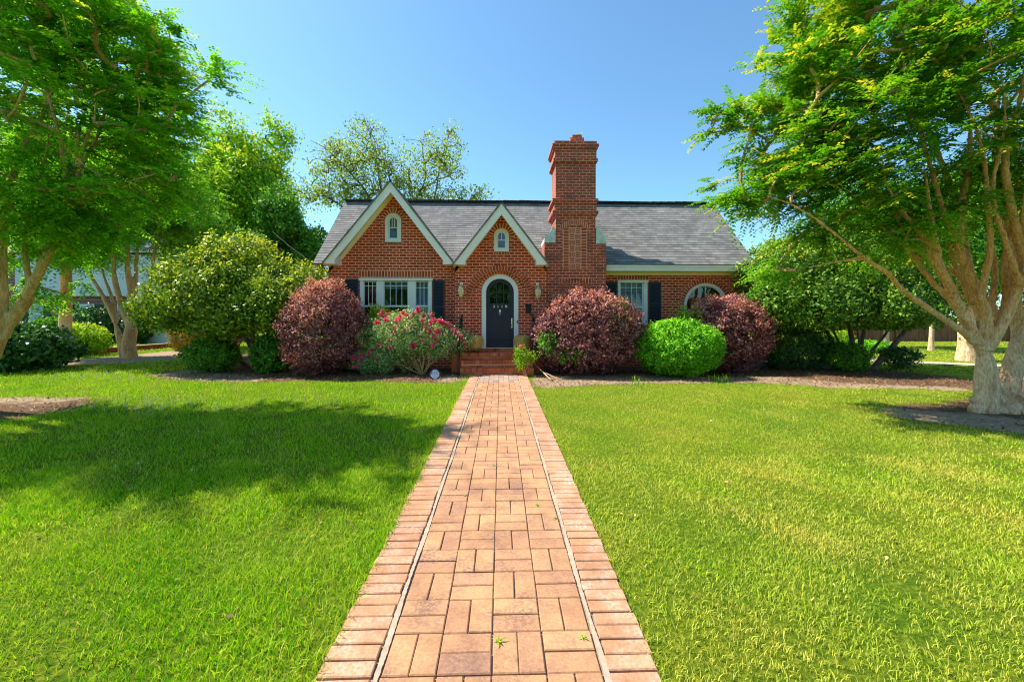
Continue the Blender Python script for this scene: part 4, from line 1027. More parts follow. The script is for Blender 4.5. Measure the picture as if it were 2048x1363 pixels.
# ------------------------------------------------------------------ trees
def catmull(pts, step=.14):
    pts = [Vector(p) for p in pts]; out = []
    e = [pts[0] * 2 - pts[1]] + pts + [pts[-1] * 2 - pts[-2]]
    for i in range(1, len(e) - 2):
        n = max(1, int((e[i + 1] - e[i]).length / step))
        for k in range(n):
            t = k / n; a, b, c, d = e[i - 1], e[i], e[i + 1], e[i + 2]
            out.append(.5 * ((2 * b) + (c - a) * t + (2 * a - 5 * b + 4 * c - d) * t * t + (3 * b - a - 3 * c + d) * t ** 3))
    out.append(pts[-1]); return out
def grow(limbs, atts, tip_r, seed, sides=6, wig=.06, step=.3, upw=.5, maxr=None):
    """limbs: (points, r0, r1). Branches are grown from the limbs to every attractor. Returns MB limb, MB branches"""
    rg = random.Random(seed); lm = MB()
    pos = np.zeros((60000, 3)); par = np.full(60000, -1); lr = np.zeros(60000); n = 0
    for pts, r0, r1 in limbs:
        c = catmull(pts); k = len(c); e_ = r1 * .45; rad = [r0 + (r1 - r0) * (i / (k - 1)) ** .8 if i < k * .7 else (r0 + (r1 - r0) * .75) * (1 - (i / (k - 1) - .7) / .3) + e_ * (i / (k - 1) - .7) / .3 for i in range(k)]
        lm.tube(c, rad, 12)
        first = n
        for i, q in enumerate(c):
            pos[n] = q; lr[n] = rad[i]
            if i: par[n] = n - 1
            elif n:
                dd = ((pos[:n] - np.array(q)) ** 2).sum(1); j = int(dd.argmin()); par[n] = j
            n += 1
    nl = n; chains = []
    atts = np.array(atts); dd = np.array([np.sqrt(((pos[:nl] - a) ** 2).sum(1).min()) for a in atts]); order = dd.argsort()
    for ai in order:
        a = atts[ai]; df = pos[:n] - a; d = np.sqrt((df ** 2).sum(1)); cost = d + upw * np.maximum(0, df[:, 2] + .1) + (lr[:n] > .09) * .5
        i = int(cost.argmin()); d0 = d[i]
        if d0 < .08: continue
        p0 = Vector(pos[i]); j = par[i]; dr = (p0 - Vector(pos[j])).normalized() if j >= 0 else Vector((0, 0, 1))
        c1 = p0 + (dr * .7 + Vector((0, 0, .3))) * d0 * .35; e = Vector(a); c2 = e - (e - p0) * .3 - Vector((0, 0, d0 * .12))
        k = max(2, int(d0 / step)); ids = [i]; prev = i
        for s in range(1, k + 1):
            t = s / k; q = (1 - t) ** 3 * p0 + 3 * (1 - t) ** 2 * t * c1 + 3 * (1 - t) * t * t * c2 + t ** 3 * e
            if s < k: q += Vector((rg.gauss(0, 1), rg.gauss(0, 1), rg.gauss(0, 1))) * wig * d0 / k
            pos[n] = q; par[n] = prev; prev = n; ids.append(n); n += 1
        chains.append(ids)
    cnt = np.zeros(n)
    for ids in chains: cnt[ids[-1]] += 1
    for i in range(n - 1, -1, -1):
        if par[i] >= 0: cnt[par[i]] += cnt[i]
    rad = tip_r * np.maximum(cnt, 1) ** .5
    if maxr: rad = np.minimum(rad, maxr)
    br = MB()
    for ids in chains:
        rr = [rad[q] for q in ids]; rr[0] = rr[1] * 1.1 if ids[0] < nl else min(rad[ids[0]], rr[1] * 1.15)
        br.tube([pos[q] for q in ids], rr, sides if rr[0] > .012 else 4, caps=False)
    return lm, br
def atts_in(blobs, seed, zmin=None, pow_=.45):
    r_ = np.random.default_rng(seed); out = []
    for c, rad, n in blobs:
        d = r_.normal(size=(n, 3)); d /= np.linalg.norm(d, axis=1, keepdims=True)
        q = np.array(c) + d * np.array(rad) * (r_.random(n) ** pow_)[:, None]; out.append(q)
    out = np.concatenate(out)
    if zmin is not None: out = out[out[:, 2] > zmin]
    return out
def sprays(name, atts, per, rad, mat, parent, ln, wd, thick=.1, droop=.35, tipfn=None, tiplev=.6, seed=0, centre=None, lpt=22):
    """fronds: every branch end carries a whorl of arching twigs with leaves set in two ranks along them"""
    r_ = np.random.default_rng(seed); k = len(atts); T = max(4, per // lpt); kt = k * T
    sc_ = r_.uniform(.6, 1.3, k).repeat(T) * r_.uniform(.7, 1.1, kt)
    base = atts.repeat(T, 0) + r_.normal(size=(kt, 3)) * np.array([thick, thick, thick * .8])
    az = r_.uniform(0, 2 * np.pi, kt); dr = np.stack([np.cos(az), np.sin(az), r_.uniform(-.15, .75, kt)], 1)
    if centre is not None: dr += nrm(atts - np.array(centre)).repeat(T, 0) * .9
    dr = nrm(dr); L = rad * 1.25 * sc_
    side = nrm(np.cross(dr, np.array([0, 0, 1.0]))); up = np.cross(side, dr)
    n = kt * lpt; t = np.tile((np.arange(lpt) + .5) / lpt, kt); rp = lambda q: q.repeat(lpt, 0)
    p = rp(base) + rp(dr) * (rp(L) * t)[:, None]; p[:, 2] -= droop * rp(L) * t ** 2
    tang = rp(dr) - np.array([0, 0, 1.0]) * (2 * droop * t)[:, None]; tang = nrm(tang)
    sg = np.where(np.tile(np.arange(lpt), kt) % 2, 1.0, -1.0)
    d = tang * .55 + rp(side) * (sg * .85)[:, None] + r_.normal(size=(n, 3)) * .22; d[:, 2] -= .12
    nor = rp(up) + np.array([0, 0, .5]) + r_.normal(size=(n, 3)) * .3
    rnd = np.clip(r_.beta(2, 2.2, n) * .55 + rp(r_.random(kt) * .35) + (r_.random(k) * .25 - .1).repeat(T * lpt), 0, 1)
    tip = np.zeros(n)
    if tipfn is not None:
        young_or_lit = (r_.random(kt) < tipfn(base) * tiplev); tip = rp(young_or_lit * r_.uniform(.4, 1, kt)) * np.clip(t * 1.5 - .2, 0, 1)  # yellow twig ends: new growth, and sunlit fronds put into colour
    f = 1.05 - .35 * t; keep = (p[:, 2] > .1) & (r_.random(n) > .06)
    return leaves(name, p[keep], d[keep], nor[keep], (ln * f * r_.uniform(.75, 1.2, n))[keep], (wd * f * r_.uniform(.8, 1.15, n))[keep], mat, parent, rnd[keep], tip[keep])
def remesh(o, vox, strength=.0, size=.12):
    md = o.modifiers.new('join', 'REMESH'); md.mode = 'VOXEL'; md.voxel_size = vox; md.use_smooth_shade = True
    s = o.modifiers.new('ease', 'SMOOTH'); s.iterations = 4; s.factor = .5
    if strength:
        tx = bpy.data.textures.new('bark_relief', 'CLOUDS'); tx.noise_scale = size; tx.noise_depth = 4
        d = o.modifiers.new('relief', 'DISPLACE'); d.texture = tx; d.strength = strength; d.mid_level = .5; d.texture_coords = 'LOCAL'

def right_myrtle():
    t = thing('crepe_myrtle', 'large crepe myrtle with thick pale gnarled trunks at the right edge of the lawn', 'tree', 'crepe myrtles around the lawn')
    Y = 6.9
    def L(seq, y0, y1): return [P(px, py, y0 + (y1 - y0) * i / (len(seq) - 1)) for i, (px, py) in enumerate(seq)]
    limbs = [
        (L([(1966, 850), (1972, 800), (1973, 750), (1970, 710), (1968, 680)], Y, Y), .175, .145),
        (L([(1966, 705), (1950, 670), (1930, 640), (1911, 601), (1895, 563), (1879, 530), (1862, 440), (1850, 340)], Y, Y - .5), .088, .035),
        (L([(1948, 685), (1927, 664), (1892, 640), (1834, 601), (1801, 576), (1779, 550), (1730, 517), (1672, 469), (1640, 445)], Y - .05, Y - .8), .058, .024),
        (L([(1970, 690), (1972, 634), (1950, 576), (1930, 527), (1918, 495), (1925, 400), (1940, 300), (1938, 200)], Y, Y - .3), .092, .035),
        (L([(1975, 700), (2011, 640), (2034, 579), (2048, 546), (2062, 470), (2075, 380)], Y - .05, Y - .5), .085, .04),
        (L([(2008, 850), (2015, 800), (2022, 750), (2035, 700), (2055, 640), (2085, 560), (2100, 400)], Y + .12, Y + .4), .165, .08),
        (L([(2040, 700), (2030, 600), (2020, 500), (2000, 400), (1990, 300), (2000, 180)], Y + .3, Y + .9), .10, .04),
        (L([(2062, 860), (2080, 790), (2110, 720), (2160, 640), (2230, 540), (2300, 400)], Y - .1, Y + .2), .2, .07),
        (L([(2000, 640), (1975, 600), (1930, 560), (1880, 530), (1830, 510), (1760, 470)], Y + .3, Y + .9), .06, .022),
        (L([(1915, 605), (1890, 555), (1850, 510), (1820, 480), (1770, 400), (1700, 350)], Y - .2, Y + .2), .06, .022),
        (L([(1965, 640), (1945, 570), (1930, 500), (1910, 400), (1850, 250), (1790, 150)], Y + .4, Y + 1.2), .085, .028),
        (L([(1972, 660), (1985, 600), (1990, 530), (1975, 450), (1970, 360)], Y + .15, Y + .2), .06, .022),
        (L([(2000, 650), (2012, 590), (2008, 520), (2028, 440), (2035, 350)], Y + .1, Y - .2), .06, .022),
        (L([(1945, 610), (1925, 560), (1900, 500), (1890, 430), (1880, 340)], Y + .2, Y + .5), .055, .02),
        (L([(1905, 590), (1870, 530), (1850, 470), (1805, 400), (1780, 330)], Y + .1, Y + .5), .045, .018),
        (L([(2035, 590), (2050, 500), (2045, 420), (2060, 330)], Y - .2, Y - .5), .055, .02),
        (L([(1930, 640), (1900, 600), (1862, 560), (1815, 500), (1765, 450), (1690, 380), (1600, 330)], Y + .1, Y + .6), .055, .016),
        (L([(1885, 545), (1850, 480), (1800, 420), (1720, 350), (1640, 230)], Y - .4, Y - .1), .05, .014),
        (L([(1925, 500), (1890, 430), (1860, 330), (1820, 200), (1800, 80)], Y - .1, Y - .5), .05, .016),
        (L([(1960, 600), (1980, 500), (1975, 400), (1960, 280), (1900, 150)], Y - .2, Y - .9), .055, .016),
        (L([(2040, 570), (2010, 480), (1985, 380), (2010, 250), (2000, 120)], Y - .3, Y - 1.1), .05, .016),
        (L([(1672, 469), (1620, 430), (1560, 400), (1500, 395)], Y - .75, Y - .3), .026, .01),
        (L([(1730, 517), (1690, 520), (1640, 530), (1570, 545)], Y - .6, Y - .1), .024, .01),
        (L([(2075, 600), (2050, 530), (2030, 450), (2010, 320), (2040, 200), (2060, 80)], Y - .1, Y - 1.0), .08, .03),
    ]
    ctr = np.array((PX(1960, Y), Y + .2, 5.0))
    bl = []
    def B(px, py, Yq, rx, ry, rz, n): bl.append((tuple(P(px, py, Yq)), (rx, ry, rz), n))
    B(1850, 170, 7.0, 2.3, 2.2, 2.0, 120); B(2100, 120, 6.8, 2.2, 2.2, 2.2, 90); B(1640, 230, 7.4, 1.35, 1.3, 1.1, 48); B(1560, 370, 7.2, 1.15, 1.0, .62, 34)
    B(1750, 50, 7.2, 1.4, 1.5, 1.2, 50); B(1480, 240, 7.1, .6, .5, .3, 7); B(1640, 60, 7.4, .8, .9, .9, 24); B(1720, 450, 7.2, 1.2, 1.3, .6, 32); B(1900, 380, 6.9, 1.5, 1.5, .7, 36); B(2090, 340, 6.5, 1.3, 1.3, .9, 26)
    B(1560, 540, 7.6, .55, .5, .18, 6); B(1480, 400, 7.0, .5, .5, .22, 8); B(2300, 200, 7, 2.2, 2.4, 2.4, 50); B(1950, -150, 7.4, 2.6, 2.4, 1.4, 60); B(1700, 330, 6.6, 1.3, 1.0, .9, 34); B(1800, 500, 8.2, 1.2, .8, .3, 10); B(1950, 40, 6.6, 2.0, 1.6, 1.4, 40); B(1830, 230, 6.4, 1.6, 1.2, .9, 22); B(2050, 180, 6.2, 1.6, 1.2, 1.1, 18); B(1590, 170, 7.3, 1.0, 1.0, .9, 26); B(1620, 300, 7.2, 1.2, 1.0, .8, 30)
    A = atts_in(bl, 5); lm, br = grow(limbs, A, .0085, 3, maxr=.055, wig=.04)
    # burls and root flare
    r_ = random.Random(4)
    for px, py, rr in ((1946, 815, .07), (1952, 832, .11), (1975, 838, .12), (1996, 825, .10), (2000, 800, .07), (1996, 838, .12), (2020, 838, .13), (2035, 815, .09), (2042, 835, .13), (2060, 805, .10), (2048, 790, .07), (1945, 800, .05), (2002, 780, .05)):
        c = P(px, py, Y - r_.uniform(0, .12)); c.z = max(c.z, .02)
        lm.lathe((c.x, c.y, c.z - rr), [(.001, 0), (rr * .7, rr * .3), (rr, rr), (rr * .7, rr * 1.7), (.001, rr * 2)], 10)
    tk = lm.build('trunk', M['bark_grey'], t, True); remesh(tk, .016, .035, .08)
    br.build('branch', M['bark_tan'], t, True)
    tz = lambda b: np.clip(.35 + .35 * wob(b[:, 0] * .5, b[:, 2] * .6) + .12 * (b[:, 2] - 4), 0, 1)
    sprays('crown', A, 250, .46, M['crepe'], t, .086, .047, .07, .26, tz, .55, 1, ctr)
right_myrtle()

def left_myrtle():
    t = thing('crepe_myrtle', 'tall crepe myrtle at the left edge, its leaning tan limbs overhanging the shaded lawn', 'tree', 'crepe myrtles around the lawn')
    Y = 7.4
    def L(seq, y0, y1): return [P(px, py, y0 + (y1 - y0) * i / (len(seq) - 1)) for i, (px, py) in enumerate(seq)]
    limbs = [(L([(-70, 830), (-50, 760), (-20, 710), (0, 680), (10, 660)], Y, Y), .18, .12),
             (L([(-5, 690), (35, 620), (75, 550), (110, 480), (135, 425), (150, 340), (160, 250)], Y, Y - .4), .09, .04),
             (L([(20, 650), (60, 590), (85, 520), (100, 430), (130, 330), (170, 220)], Y + .2, Y + .7), .09, .035),
             (L([(0, 680), (6, 600), (4, 500), (15, 400), (45, 300), (90, 220), (120, 100)], Y - .1, Y - .2), .08, .035),
             (L([(-60, 800), (-90, 700), (-110, 560), (-100, 400), (-140, 250)], Y, Y - .3), .2, .07),
             (L([(135, 425), (170, 385), (230, 370), (340, 340)], Y - .35, Y - .9), .045, .015),
             (L([(135, 430), (160, 340), (200, 260), (215, 190), (240, 120)], Y - .35, Y - .2), .045, .014), (L([(60, 580), (50, 480), (70, 380), (95, 290), (100, 170)], Y - .1, Y - .6), .05, .016),
             (L([(150, 400), (165, 300), (190, 230), (180, 150)], Y - .4, Y - .9), .04, .012), (L([(135, 425), (180, 395), (260, 370), (300, 345), (350, 330)], Y - .35, Y - .8), .035, .01),
             (L([(140, 410), (130, 330), (110, 240), (70, 120)], Y - .3, Y - 1), .05, .02)]
    bl = []
    def B(px, py, Yq, rx, ry, rz, n): bl.append((tuple(P(px, py, Yq)), (rx, ry, rz), n))
    B(150, 170, 7.2, 1.9, 1.9, 1.7, 120); B(-50, 250, 7.2, 1.6, 1.7, 1.8, 60); B(20, 40, 7.2, 2.0, 1.8, 1.3, 70); B(290, 260, 7.4, .9, .9, .9, 34); B(230, 60, 7.4, 1.1, 1.1, .8, 34)
    B(60, 400, 7.0, 1.4, 1.2, .8, 40); B(220, 400, 7.0, 1.3, 1.0, .55, 30); B(310, 360, 7.3, .8, .8, .5, 18); B(330, 160, 7.4, .45, .5, .5, 8); B(430, 150, 7.4, .16, .16, .16, 2); B(60, 560, 7.9, .8, .6, .5, 10)
    B(-200, 100, 7.2, 1.9, 2, 2, 50); B(250, 160, 7.2, 1.1, 1.3, 1.3, 40); B(60, 280, 6.6, 1.8, 1.2, 1.2, 30); B(120, 60, 6.6, 1.8, 1.3, 1.0, 30); B(150, 470, 7.6, 1.3, .8, .35, 16); B(0, -120, 7.2, 2.4, 2.0, 1.2, 50)
    A = atts_in(bl, 8); A = np.concatenate([A, [np.array(P(418, 160, 7.4))], [np.array(P(445, 175, 7.4))]])
    lm, br = grow(limbs, A, .0085, 9, maxr=.05, wig=.04)
    tk = lm.build('trunk', M['bark_tan'], t, True); remesh(tk, .022, .02, .1)
    br.build('branch', M['bark_tan'], t, True)
    tz = lambda b: np.clip(.2 + .35 * wob(b[:, 0] * .6, b[:, 2] * .6) + .12 * (b[:, 2] - 4.5), 0, 1)
    sprays('crown', A, 190, .46, M['crepe_bright'], t, .086, .045, .07, .26, tz, .7, 2, tuple(P(60, 200, 7.3)))  # raised share of yellow tips paints a sunlit look into the crown
left_myrtle()

def second_myrtle():
    t = thing('crepe_myrtle', 'crepe myrtle farther back on the left with a clump of slim upright stems', 'tree', 'crepe myrtles around the lawn')
    Y = 16.6
    def L(seq, y0=0, y1=0): return [P(px, py, Y + y0 + (y1 - y0) * i / (len(seq) - 1)) for i, (px, py) in enumerate(seq)]
    limbs = [(L([(262, 722), (258, 690), (262, 660), (262, 635)]), .24, .20), (L([(248, 720), (240, 680), (230, 645)]), .14, .10),
             (L([(258, 650), (240, 600), (228, 550), (225, 490), (215, 400)]), .13, .05), (L([(262, 640), (262, 590), (255, 530), (258, 450), (265, 350)], 0, .5), .13, .05),
             (L([(266, 640), (285, 610), (300, 560), (310, 500), (330, 430)], 0, -.3), .11, .04), (L([(232, 645), (205, 590), (180, 545), (165, 480)]), .10, .04),
             (L([(268, 620), (272, 560), (275, 500), (290, 420)], .2, .8), .1, .04), (L([(236, 640), (222, 590), (205, 540), (200, 470)], .1, .6), .08, .03)]
    bl = []
    def B(px, py, Yq, rx, ry, rz, n): bl.append((tuple(P(px, py, Yq)), (rx, ry, rz), n))
    B(250, 380, 16.6, 3.0, 2.6, 1.9, 150); B(160, 480, 16.4, 1.8, 1.6, .9, 40); B(330, 450, 16.2, 1.4, 1.5, 1.1, 45); B(250, 230, 16.6, 2.2, 2.2, 1.6, 70); B(140, 330, 17, 2.2, 2, 1.8, 60)
    A = atts_in(bl, 18); lm, br = grow(limbs, A, .012, 19, maxr=.06)
    tk = lm.build('trunk', M['bark_tan'], t, True); remesh(tk, .04, .03, .15)
    br.build('branch', M['bark_tan'], t, True)
    sprays('crown', A, 200, .66, M['crepe2'], t, .15, .07, .14, .3, None, 0, 3, tuple(P(250, 380, 16.6)))
second_myrtle()

def camellia(name, label, Y, lobes, limbs, mat, tipz, seed, zmin=1.0, ln=.115, wd=.062, twigs=60, tiplev=.9, bark='bark_brown'):
    t = thing(name, label, 'camellia', 'camellias at the two ends of the cottage')
    parts = []; al = []
    for a, b, c, d, dy, ry, n in lobes:
        cc, rr = shrub(a, b, c, d, Y + dy, ry); parts.append(shell(cc, rr, n, a, .20, .40, 4.5, zmin=zmin, inner=.15, per=34)); al.append((cc, tuple(q * .75 for q in rr), 14))
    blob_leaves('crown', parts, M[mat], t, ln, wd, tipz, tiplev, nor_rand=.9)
    A = atts_in(al, seed, zmin=1.0)
    ls = [([P(px, py, Y + y0 + (y1 - y0) * i / (len(s) - 1)) for i, (px, py) in enumerate(s)], r0, r1) for s, y0, y1, r0, r1 in limbs]
    lm, br = grow(ls, A, .009, seed, maxr=.05)
    tk = lm.build('trunk', M[bark], t, True); remesh(tk, .025, .02, .1); br.build('branch', M[bark], t, True)
    return t
camellia('camellia', 'broad domed camellia with yellow green upper leaves left of the cottage', 13.0,
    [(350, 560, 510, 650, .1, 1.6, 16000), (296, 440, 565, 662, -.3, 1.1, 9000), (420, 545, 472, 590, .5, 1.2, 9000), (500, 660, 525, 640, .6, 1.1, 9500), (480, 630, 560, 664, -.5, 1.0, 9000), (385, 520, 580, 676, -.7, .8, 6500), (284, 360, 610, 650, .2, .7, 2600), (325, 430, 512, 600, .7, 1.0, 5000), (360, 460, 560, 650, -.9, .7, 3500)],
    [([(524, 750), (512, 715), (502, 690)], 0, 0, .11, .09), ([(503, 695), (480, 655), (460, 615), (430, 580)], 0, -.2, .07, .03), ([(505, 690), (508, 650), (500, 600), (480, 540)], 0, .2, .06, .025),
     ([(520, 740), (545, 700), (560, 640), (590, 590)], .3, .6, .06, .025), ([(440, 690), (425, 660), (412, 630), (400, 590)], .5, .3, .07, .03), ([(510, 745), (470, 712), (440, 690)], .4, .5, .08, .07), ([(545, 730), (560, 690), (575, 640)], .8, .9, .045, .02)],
    'camellia', (1.6, 3.9), 31)  # tip colour yellows the outer leaves toward the crown top
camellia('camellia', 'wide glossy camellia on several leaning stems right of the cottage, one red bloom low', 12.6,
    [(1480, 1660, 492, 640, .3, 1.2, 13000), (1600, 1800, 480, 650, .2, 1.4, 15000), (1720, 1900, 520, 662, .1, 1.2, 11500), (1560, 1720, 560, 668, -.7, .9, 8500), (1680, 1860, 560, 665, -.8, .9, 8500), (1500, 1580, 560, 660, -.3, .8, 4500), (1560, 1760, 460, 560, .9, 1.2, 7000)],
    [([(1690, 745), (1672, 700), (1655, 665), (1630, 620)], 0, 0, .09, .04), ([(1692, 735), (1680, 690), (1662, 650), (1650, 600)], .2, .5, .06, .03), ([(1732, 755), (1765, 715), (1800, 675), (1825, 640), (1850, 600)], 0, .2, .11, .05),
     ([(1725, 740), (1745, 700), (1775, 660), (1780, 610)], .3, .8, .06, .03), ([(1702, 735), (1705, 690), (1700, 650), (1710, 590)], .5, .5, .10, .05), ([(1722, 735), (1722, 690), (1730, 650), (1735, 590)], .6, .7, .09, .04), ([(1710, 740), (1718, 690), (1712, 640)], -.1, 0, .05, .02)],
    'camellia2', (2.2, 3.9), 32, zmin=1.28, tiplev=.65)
cam2 = bpy.data.objects['camellia.001']
for px, py in ((1836, 633), (1703, 625)):
    c = np.array(P(px, py, 11.75)); n = 40; o = unit(n)
    leaves('bloom', c + o * .04, np.cross(o, unit(n)), o, np.full(n, .05), np.full(n, .05), M['petal'], cam2, rng.random(n) * .3, fold=.25)

def bg_tree(name, label, Y, px0, px1, ptop, pbot, mat, n, ln, seed, lobes=14, trunk=None, pbase=None, ry=None, bark='bark_dark', group='trees beyond the houses', tipz=None, ragged=.18):
    t = thing(name, label, 'tree', group)
    c, r = shrub(px0, px1, ptop, pbot, Y, ry or 1); ry = ry or r[0] * .8; r_ = np.random.default_rng(seed); parts = []; A = []
    for k in range(lobes):
        d = r_.normal(size=3); d /= np.linalg.norm(d); q = .45 + .3 * r_.random()
        cc = (c[0] + d[0] * r[0] * q, c[1] + d[1] * ry * q, c[2] + d[2] * r[2] * q); s = r_.uniform(.34, .52)
        parts.append(shell(cc, (r[0] * s, ry * s, r[2] * s * .85), n // lobes, seed + k, ragged, .55, 4, inner=.2)); A.append((cc, (r[0] * s * .7, ry * s * .7, r[2] * s * .6), 5))
    blob_leaves('crown', parts, M[mat], t, ln, ln * .6, tipz, .6, nor_rand=.9)
    tx = trunk if trunk is not None else (px0 + px1) / 2; b = Vector((PX(tx, Y), Y, -.1)); w_ = max(.12, r[0] * .06)
    lm, br = grow([([b, b.lerp(Vector(c), .5), Vector(c)], w_, w_ * .4)], atts_in(A, seed), .02 * Y / 25, seed, step=.8, maxr=w_ * .5)
    k = len(lm.v); lm.v += br.v; lm.f += [tuple(i + k for i in f) for f in br.f]; lm.r += br.r
    lm.build('trunk', M[bark], t, True)
bg_tree('tall_tree', 'tall bright green spring tree behind the left camellia', 26, 400, 590, 205, 560, 'bright', 46000, .22, 41, 20, trunk=500, tipz=(5, 11))
bg_tree('tall_tree', 'shorter leafy tree just left of the cottage roof, below the tall bright one', 24, 500, 655, 385, 600, 'midshrub', 26000, .19, 42, 12)
bg_tree('tall_tree', 'dense green tree directly behind the left camellia', 22, 330, 540, 400, 640, 'midshrub', 30000, .18, 43, 14)
bg_tree('shade_tree', 'dark tree behind the left neighbouring house', 34, 0, 420, 200, 600, 'crepe2', 30000, .34, 44, 16)
bg_tree('shade_tree', 'tree behind the far left crepe myrtle', 30, -250, 120, 150, 600, 'midshrub', 24000, .34, 45, 12)
bg_tree('shade_tree', 'yellow green tree rising just right of the cottage roof', 22, 1500, 1660, 465, 640, 'bright', 20000, .17, 46, 12)
bg_tree('shade_tree', 'broad tree beyond the fence behind the right camellia', 34, 1600, 1900, 330, 640, 'midshrub', 30000, .32, 47, 14)
bg_tree('shade_tree', 'broad tree beyond the fence behind the large crepe myrtle', 32, 1840, 2200, 260, 640, 'crepe2', 28000, .32, 48, 14)
bg_tree('shade_tree', 'low tree beyond the fence between the two camellia trunks', 30, 1640, 1800, 560, 650, 'bright', 12000, .25, 49, 8)

def sparse_tree():
    t = thing('sparse_tree', 'tall thinly leaved tree with fine bare branches behind the cottage ridge', 'tree', 'trees beyond the houses')
    Y = 30
    def L(seq, y0=0, y1=0): return [P(px, py, Y + y0 + (y1 - y0) * i / (len(seq) - 1)) for i, (px, py) in enumerate(seq)]
    limbs = [(L([(780, 690), (780, 600), (778, 520)]), .42, .34), (L([(778, 530), (740, 400), (700, 345), (655, 300), (620, 280)], 0, -1), .12, .025), (L([(778, 520), (765, 400), (755, 330), (740, 270), (725, 225)], 0, 1), .13, .025),
             (L([(780, 520), (810, 440), (850, 360), (845, 300), (850, 260)], 0, .5), .11, .025), (L([(780, 540), (850, 450), (870, 390), (880, 330), (895, 280)], 0, -1), .12, .025), (L([(778, 560), (700, 430), (640, 385), (590, 345)], 0, 1), .14, .03),
             (L([(780, 540), (880, 450), (940, 400), (975, 370)], 0, 1), .12, .03)]
    bl = []
    def B(px, py, rx, ry, rz, n): bl.append((tuple(P(px, py, Y)), (rx, ry, rz), n))
    B(740, 320, 3.1, 2.6, 2.4, 170); B(670, 330, 2.2, 2, 1.9, 90); B(880, 320, 2.1, 2, 2.1, 120); B(800, 370, 2.6, 2, 1.7, 110); B(630, 390, 2.1, 1.6, 1.0, 60); B(700, 380, 2.2, 1.6, 1.0, 50); B(950, 390, 1.4, 1.3, .7, 26); B(860, 395, 3, 1.5, .7, 60); B(700, 400, 2.6, 1.5, .7, 50); B(725, 250, 1.0, 1, .8, 12); B(900, 265, .8, .8, .6, 10)
    A = atts_in(bl, 61, pow_=.5); lm, br = grow(limbs, A, .015, 62, maxr=.08, step=.5, sides=5, wig=.03)
    lm.build('trunk', M['bark_brown'], t, True); br.build('branch', M['bark_brown'], t, True)
    n = 17; k = len(A); p = A.repeat(n, 0) + rng.normal(size=(k * n, 3)) * .27; N = len(p)
    leaves('crown', p, unit(N), unit(N) + np.array([0, 0, .4]), .19 * rng.uniform(.6, 1.3, N), .12 * rng.uniform(.7, 1.2, N), M['sparse'], t, rng.random(N))
sparse_tree()

def trunk_tree(px, pbase, w, label, bark, top_px=None, ptop=520, lean=0, mat='midshrub', crown=None):
    g = G(px, pbase); Y = g.y; t = thing('park_tree', label, 'tree', 'slender trees at the sides of the yard')
    top = P((top_px or px), ptop, Y); m = MB(); r = w / 2 * Y / F
    pts = catmull([(g.x, Y, -.05), Vector((g.x, Y, 0)).lerp(top, .1), Vector((g.x, Y, 0)).lerp(top, .5) + Vector((.03, 0, 0)), top], .25)
    k = len(pts); m.tube(pts, [r * (1.35 if i == 0 else 1.12 if i == 1 else 1.0) * (1 - .3 * i / k) for i in range(k)], 12)
    tk = m.build('trunk', M[bark], t, True); remesh(tk, .03, .04 if r > .3 else .02, .12)
    c = crown or (1.8, 1.5, 1.3)
    cc = (top.x, Y, top.z + c[2] * .4)
    blob_leaves('crown', [shell(cc, c, 9000, int(px), .25, .6, inner=.3), shell((cc[0] + .8, Y + .3, cc[2] + .5), c, 5000, int(px) + 1, .25, .6)], M[mat], t, .14, .08)
trunk_tree(128, 713, 21, 'tree with a straight pale pole-like trunk in the left border', 'bark_grey', 133, 500, crown=(1.6, 1.2, 1.0), mat='crepe2')
trunk_tree(1772, 694, 10, 'slim pale straight trunk seen through the right camellia, nearest the fence', 'bark_grey', 1776, 560)
trunk_tree(1862, 701, 9, 'slender trunk in front of the wooden fence, left of the gnarled stump-like trunk', 'bark_grey', 1866, 540)
trunk_tree(1936, 721, 30, 'thick pale furrowed trunk directly behind the large right crepe myrtle', 'bark_grey', 1925, 520, crown=(2.2, 1.5, 1.2))

# ------------------------------------------------------------------ weeds, grass, clover
def tuft(mb, c, n, h, w, rg, spread=.03, lean=.5):
    for i in range(n):
        a = rg.uniform(0, 6.28); l = rg.uniform(.4, 1) * lean; hh = h * rg.uniform(.6, 1.1); bx, by = c[0] + rg.uniform(-spread, spread), c[1] + rg.uniform(-spread, spread)
        dx, dy = math.cos(a), math.sin(a); sx, sy = -dy * w / 2, dx * w / 2
        p = [(bx, by, c[2]), (bx + dx * hh * l * .3, by + dy * hh * l * .3, c[2] + hh * .6), (bx + dx * hh * l, by + dy * hh * l, c[2] + hh * .85)]
        mb.face([(p[0][0] - sx, p[0][1] - sy, p[0][2]), (p[0][0] + sx, p[0][1] + sy, p[0][2]), (p[1][0] + sx * 1.3, p[1][1] + sy * 1.3, p[1][2]), (p[1][0] - sx * 1.3, p[1][1] - sy * 1.3, p[1][2])], rg.random())
        mb.face([(p[1][0] - sx * 1.3, p[1][1] - sy * 1.3, p[1][2]), (p[1][0] + sx * 1.3, p[1][1] + sy * 1.3, p[1][2]), p[2]], rg.random())
rg = random.Random(2); wm = MB(); tuft(wm, (0, 0, 0), 9, .035, .008, rg, .012, 1.2)
w0 = None
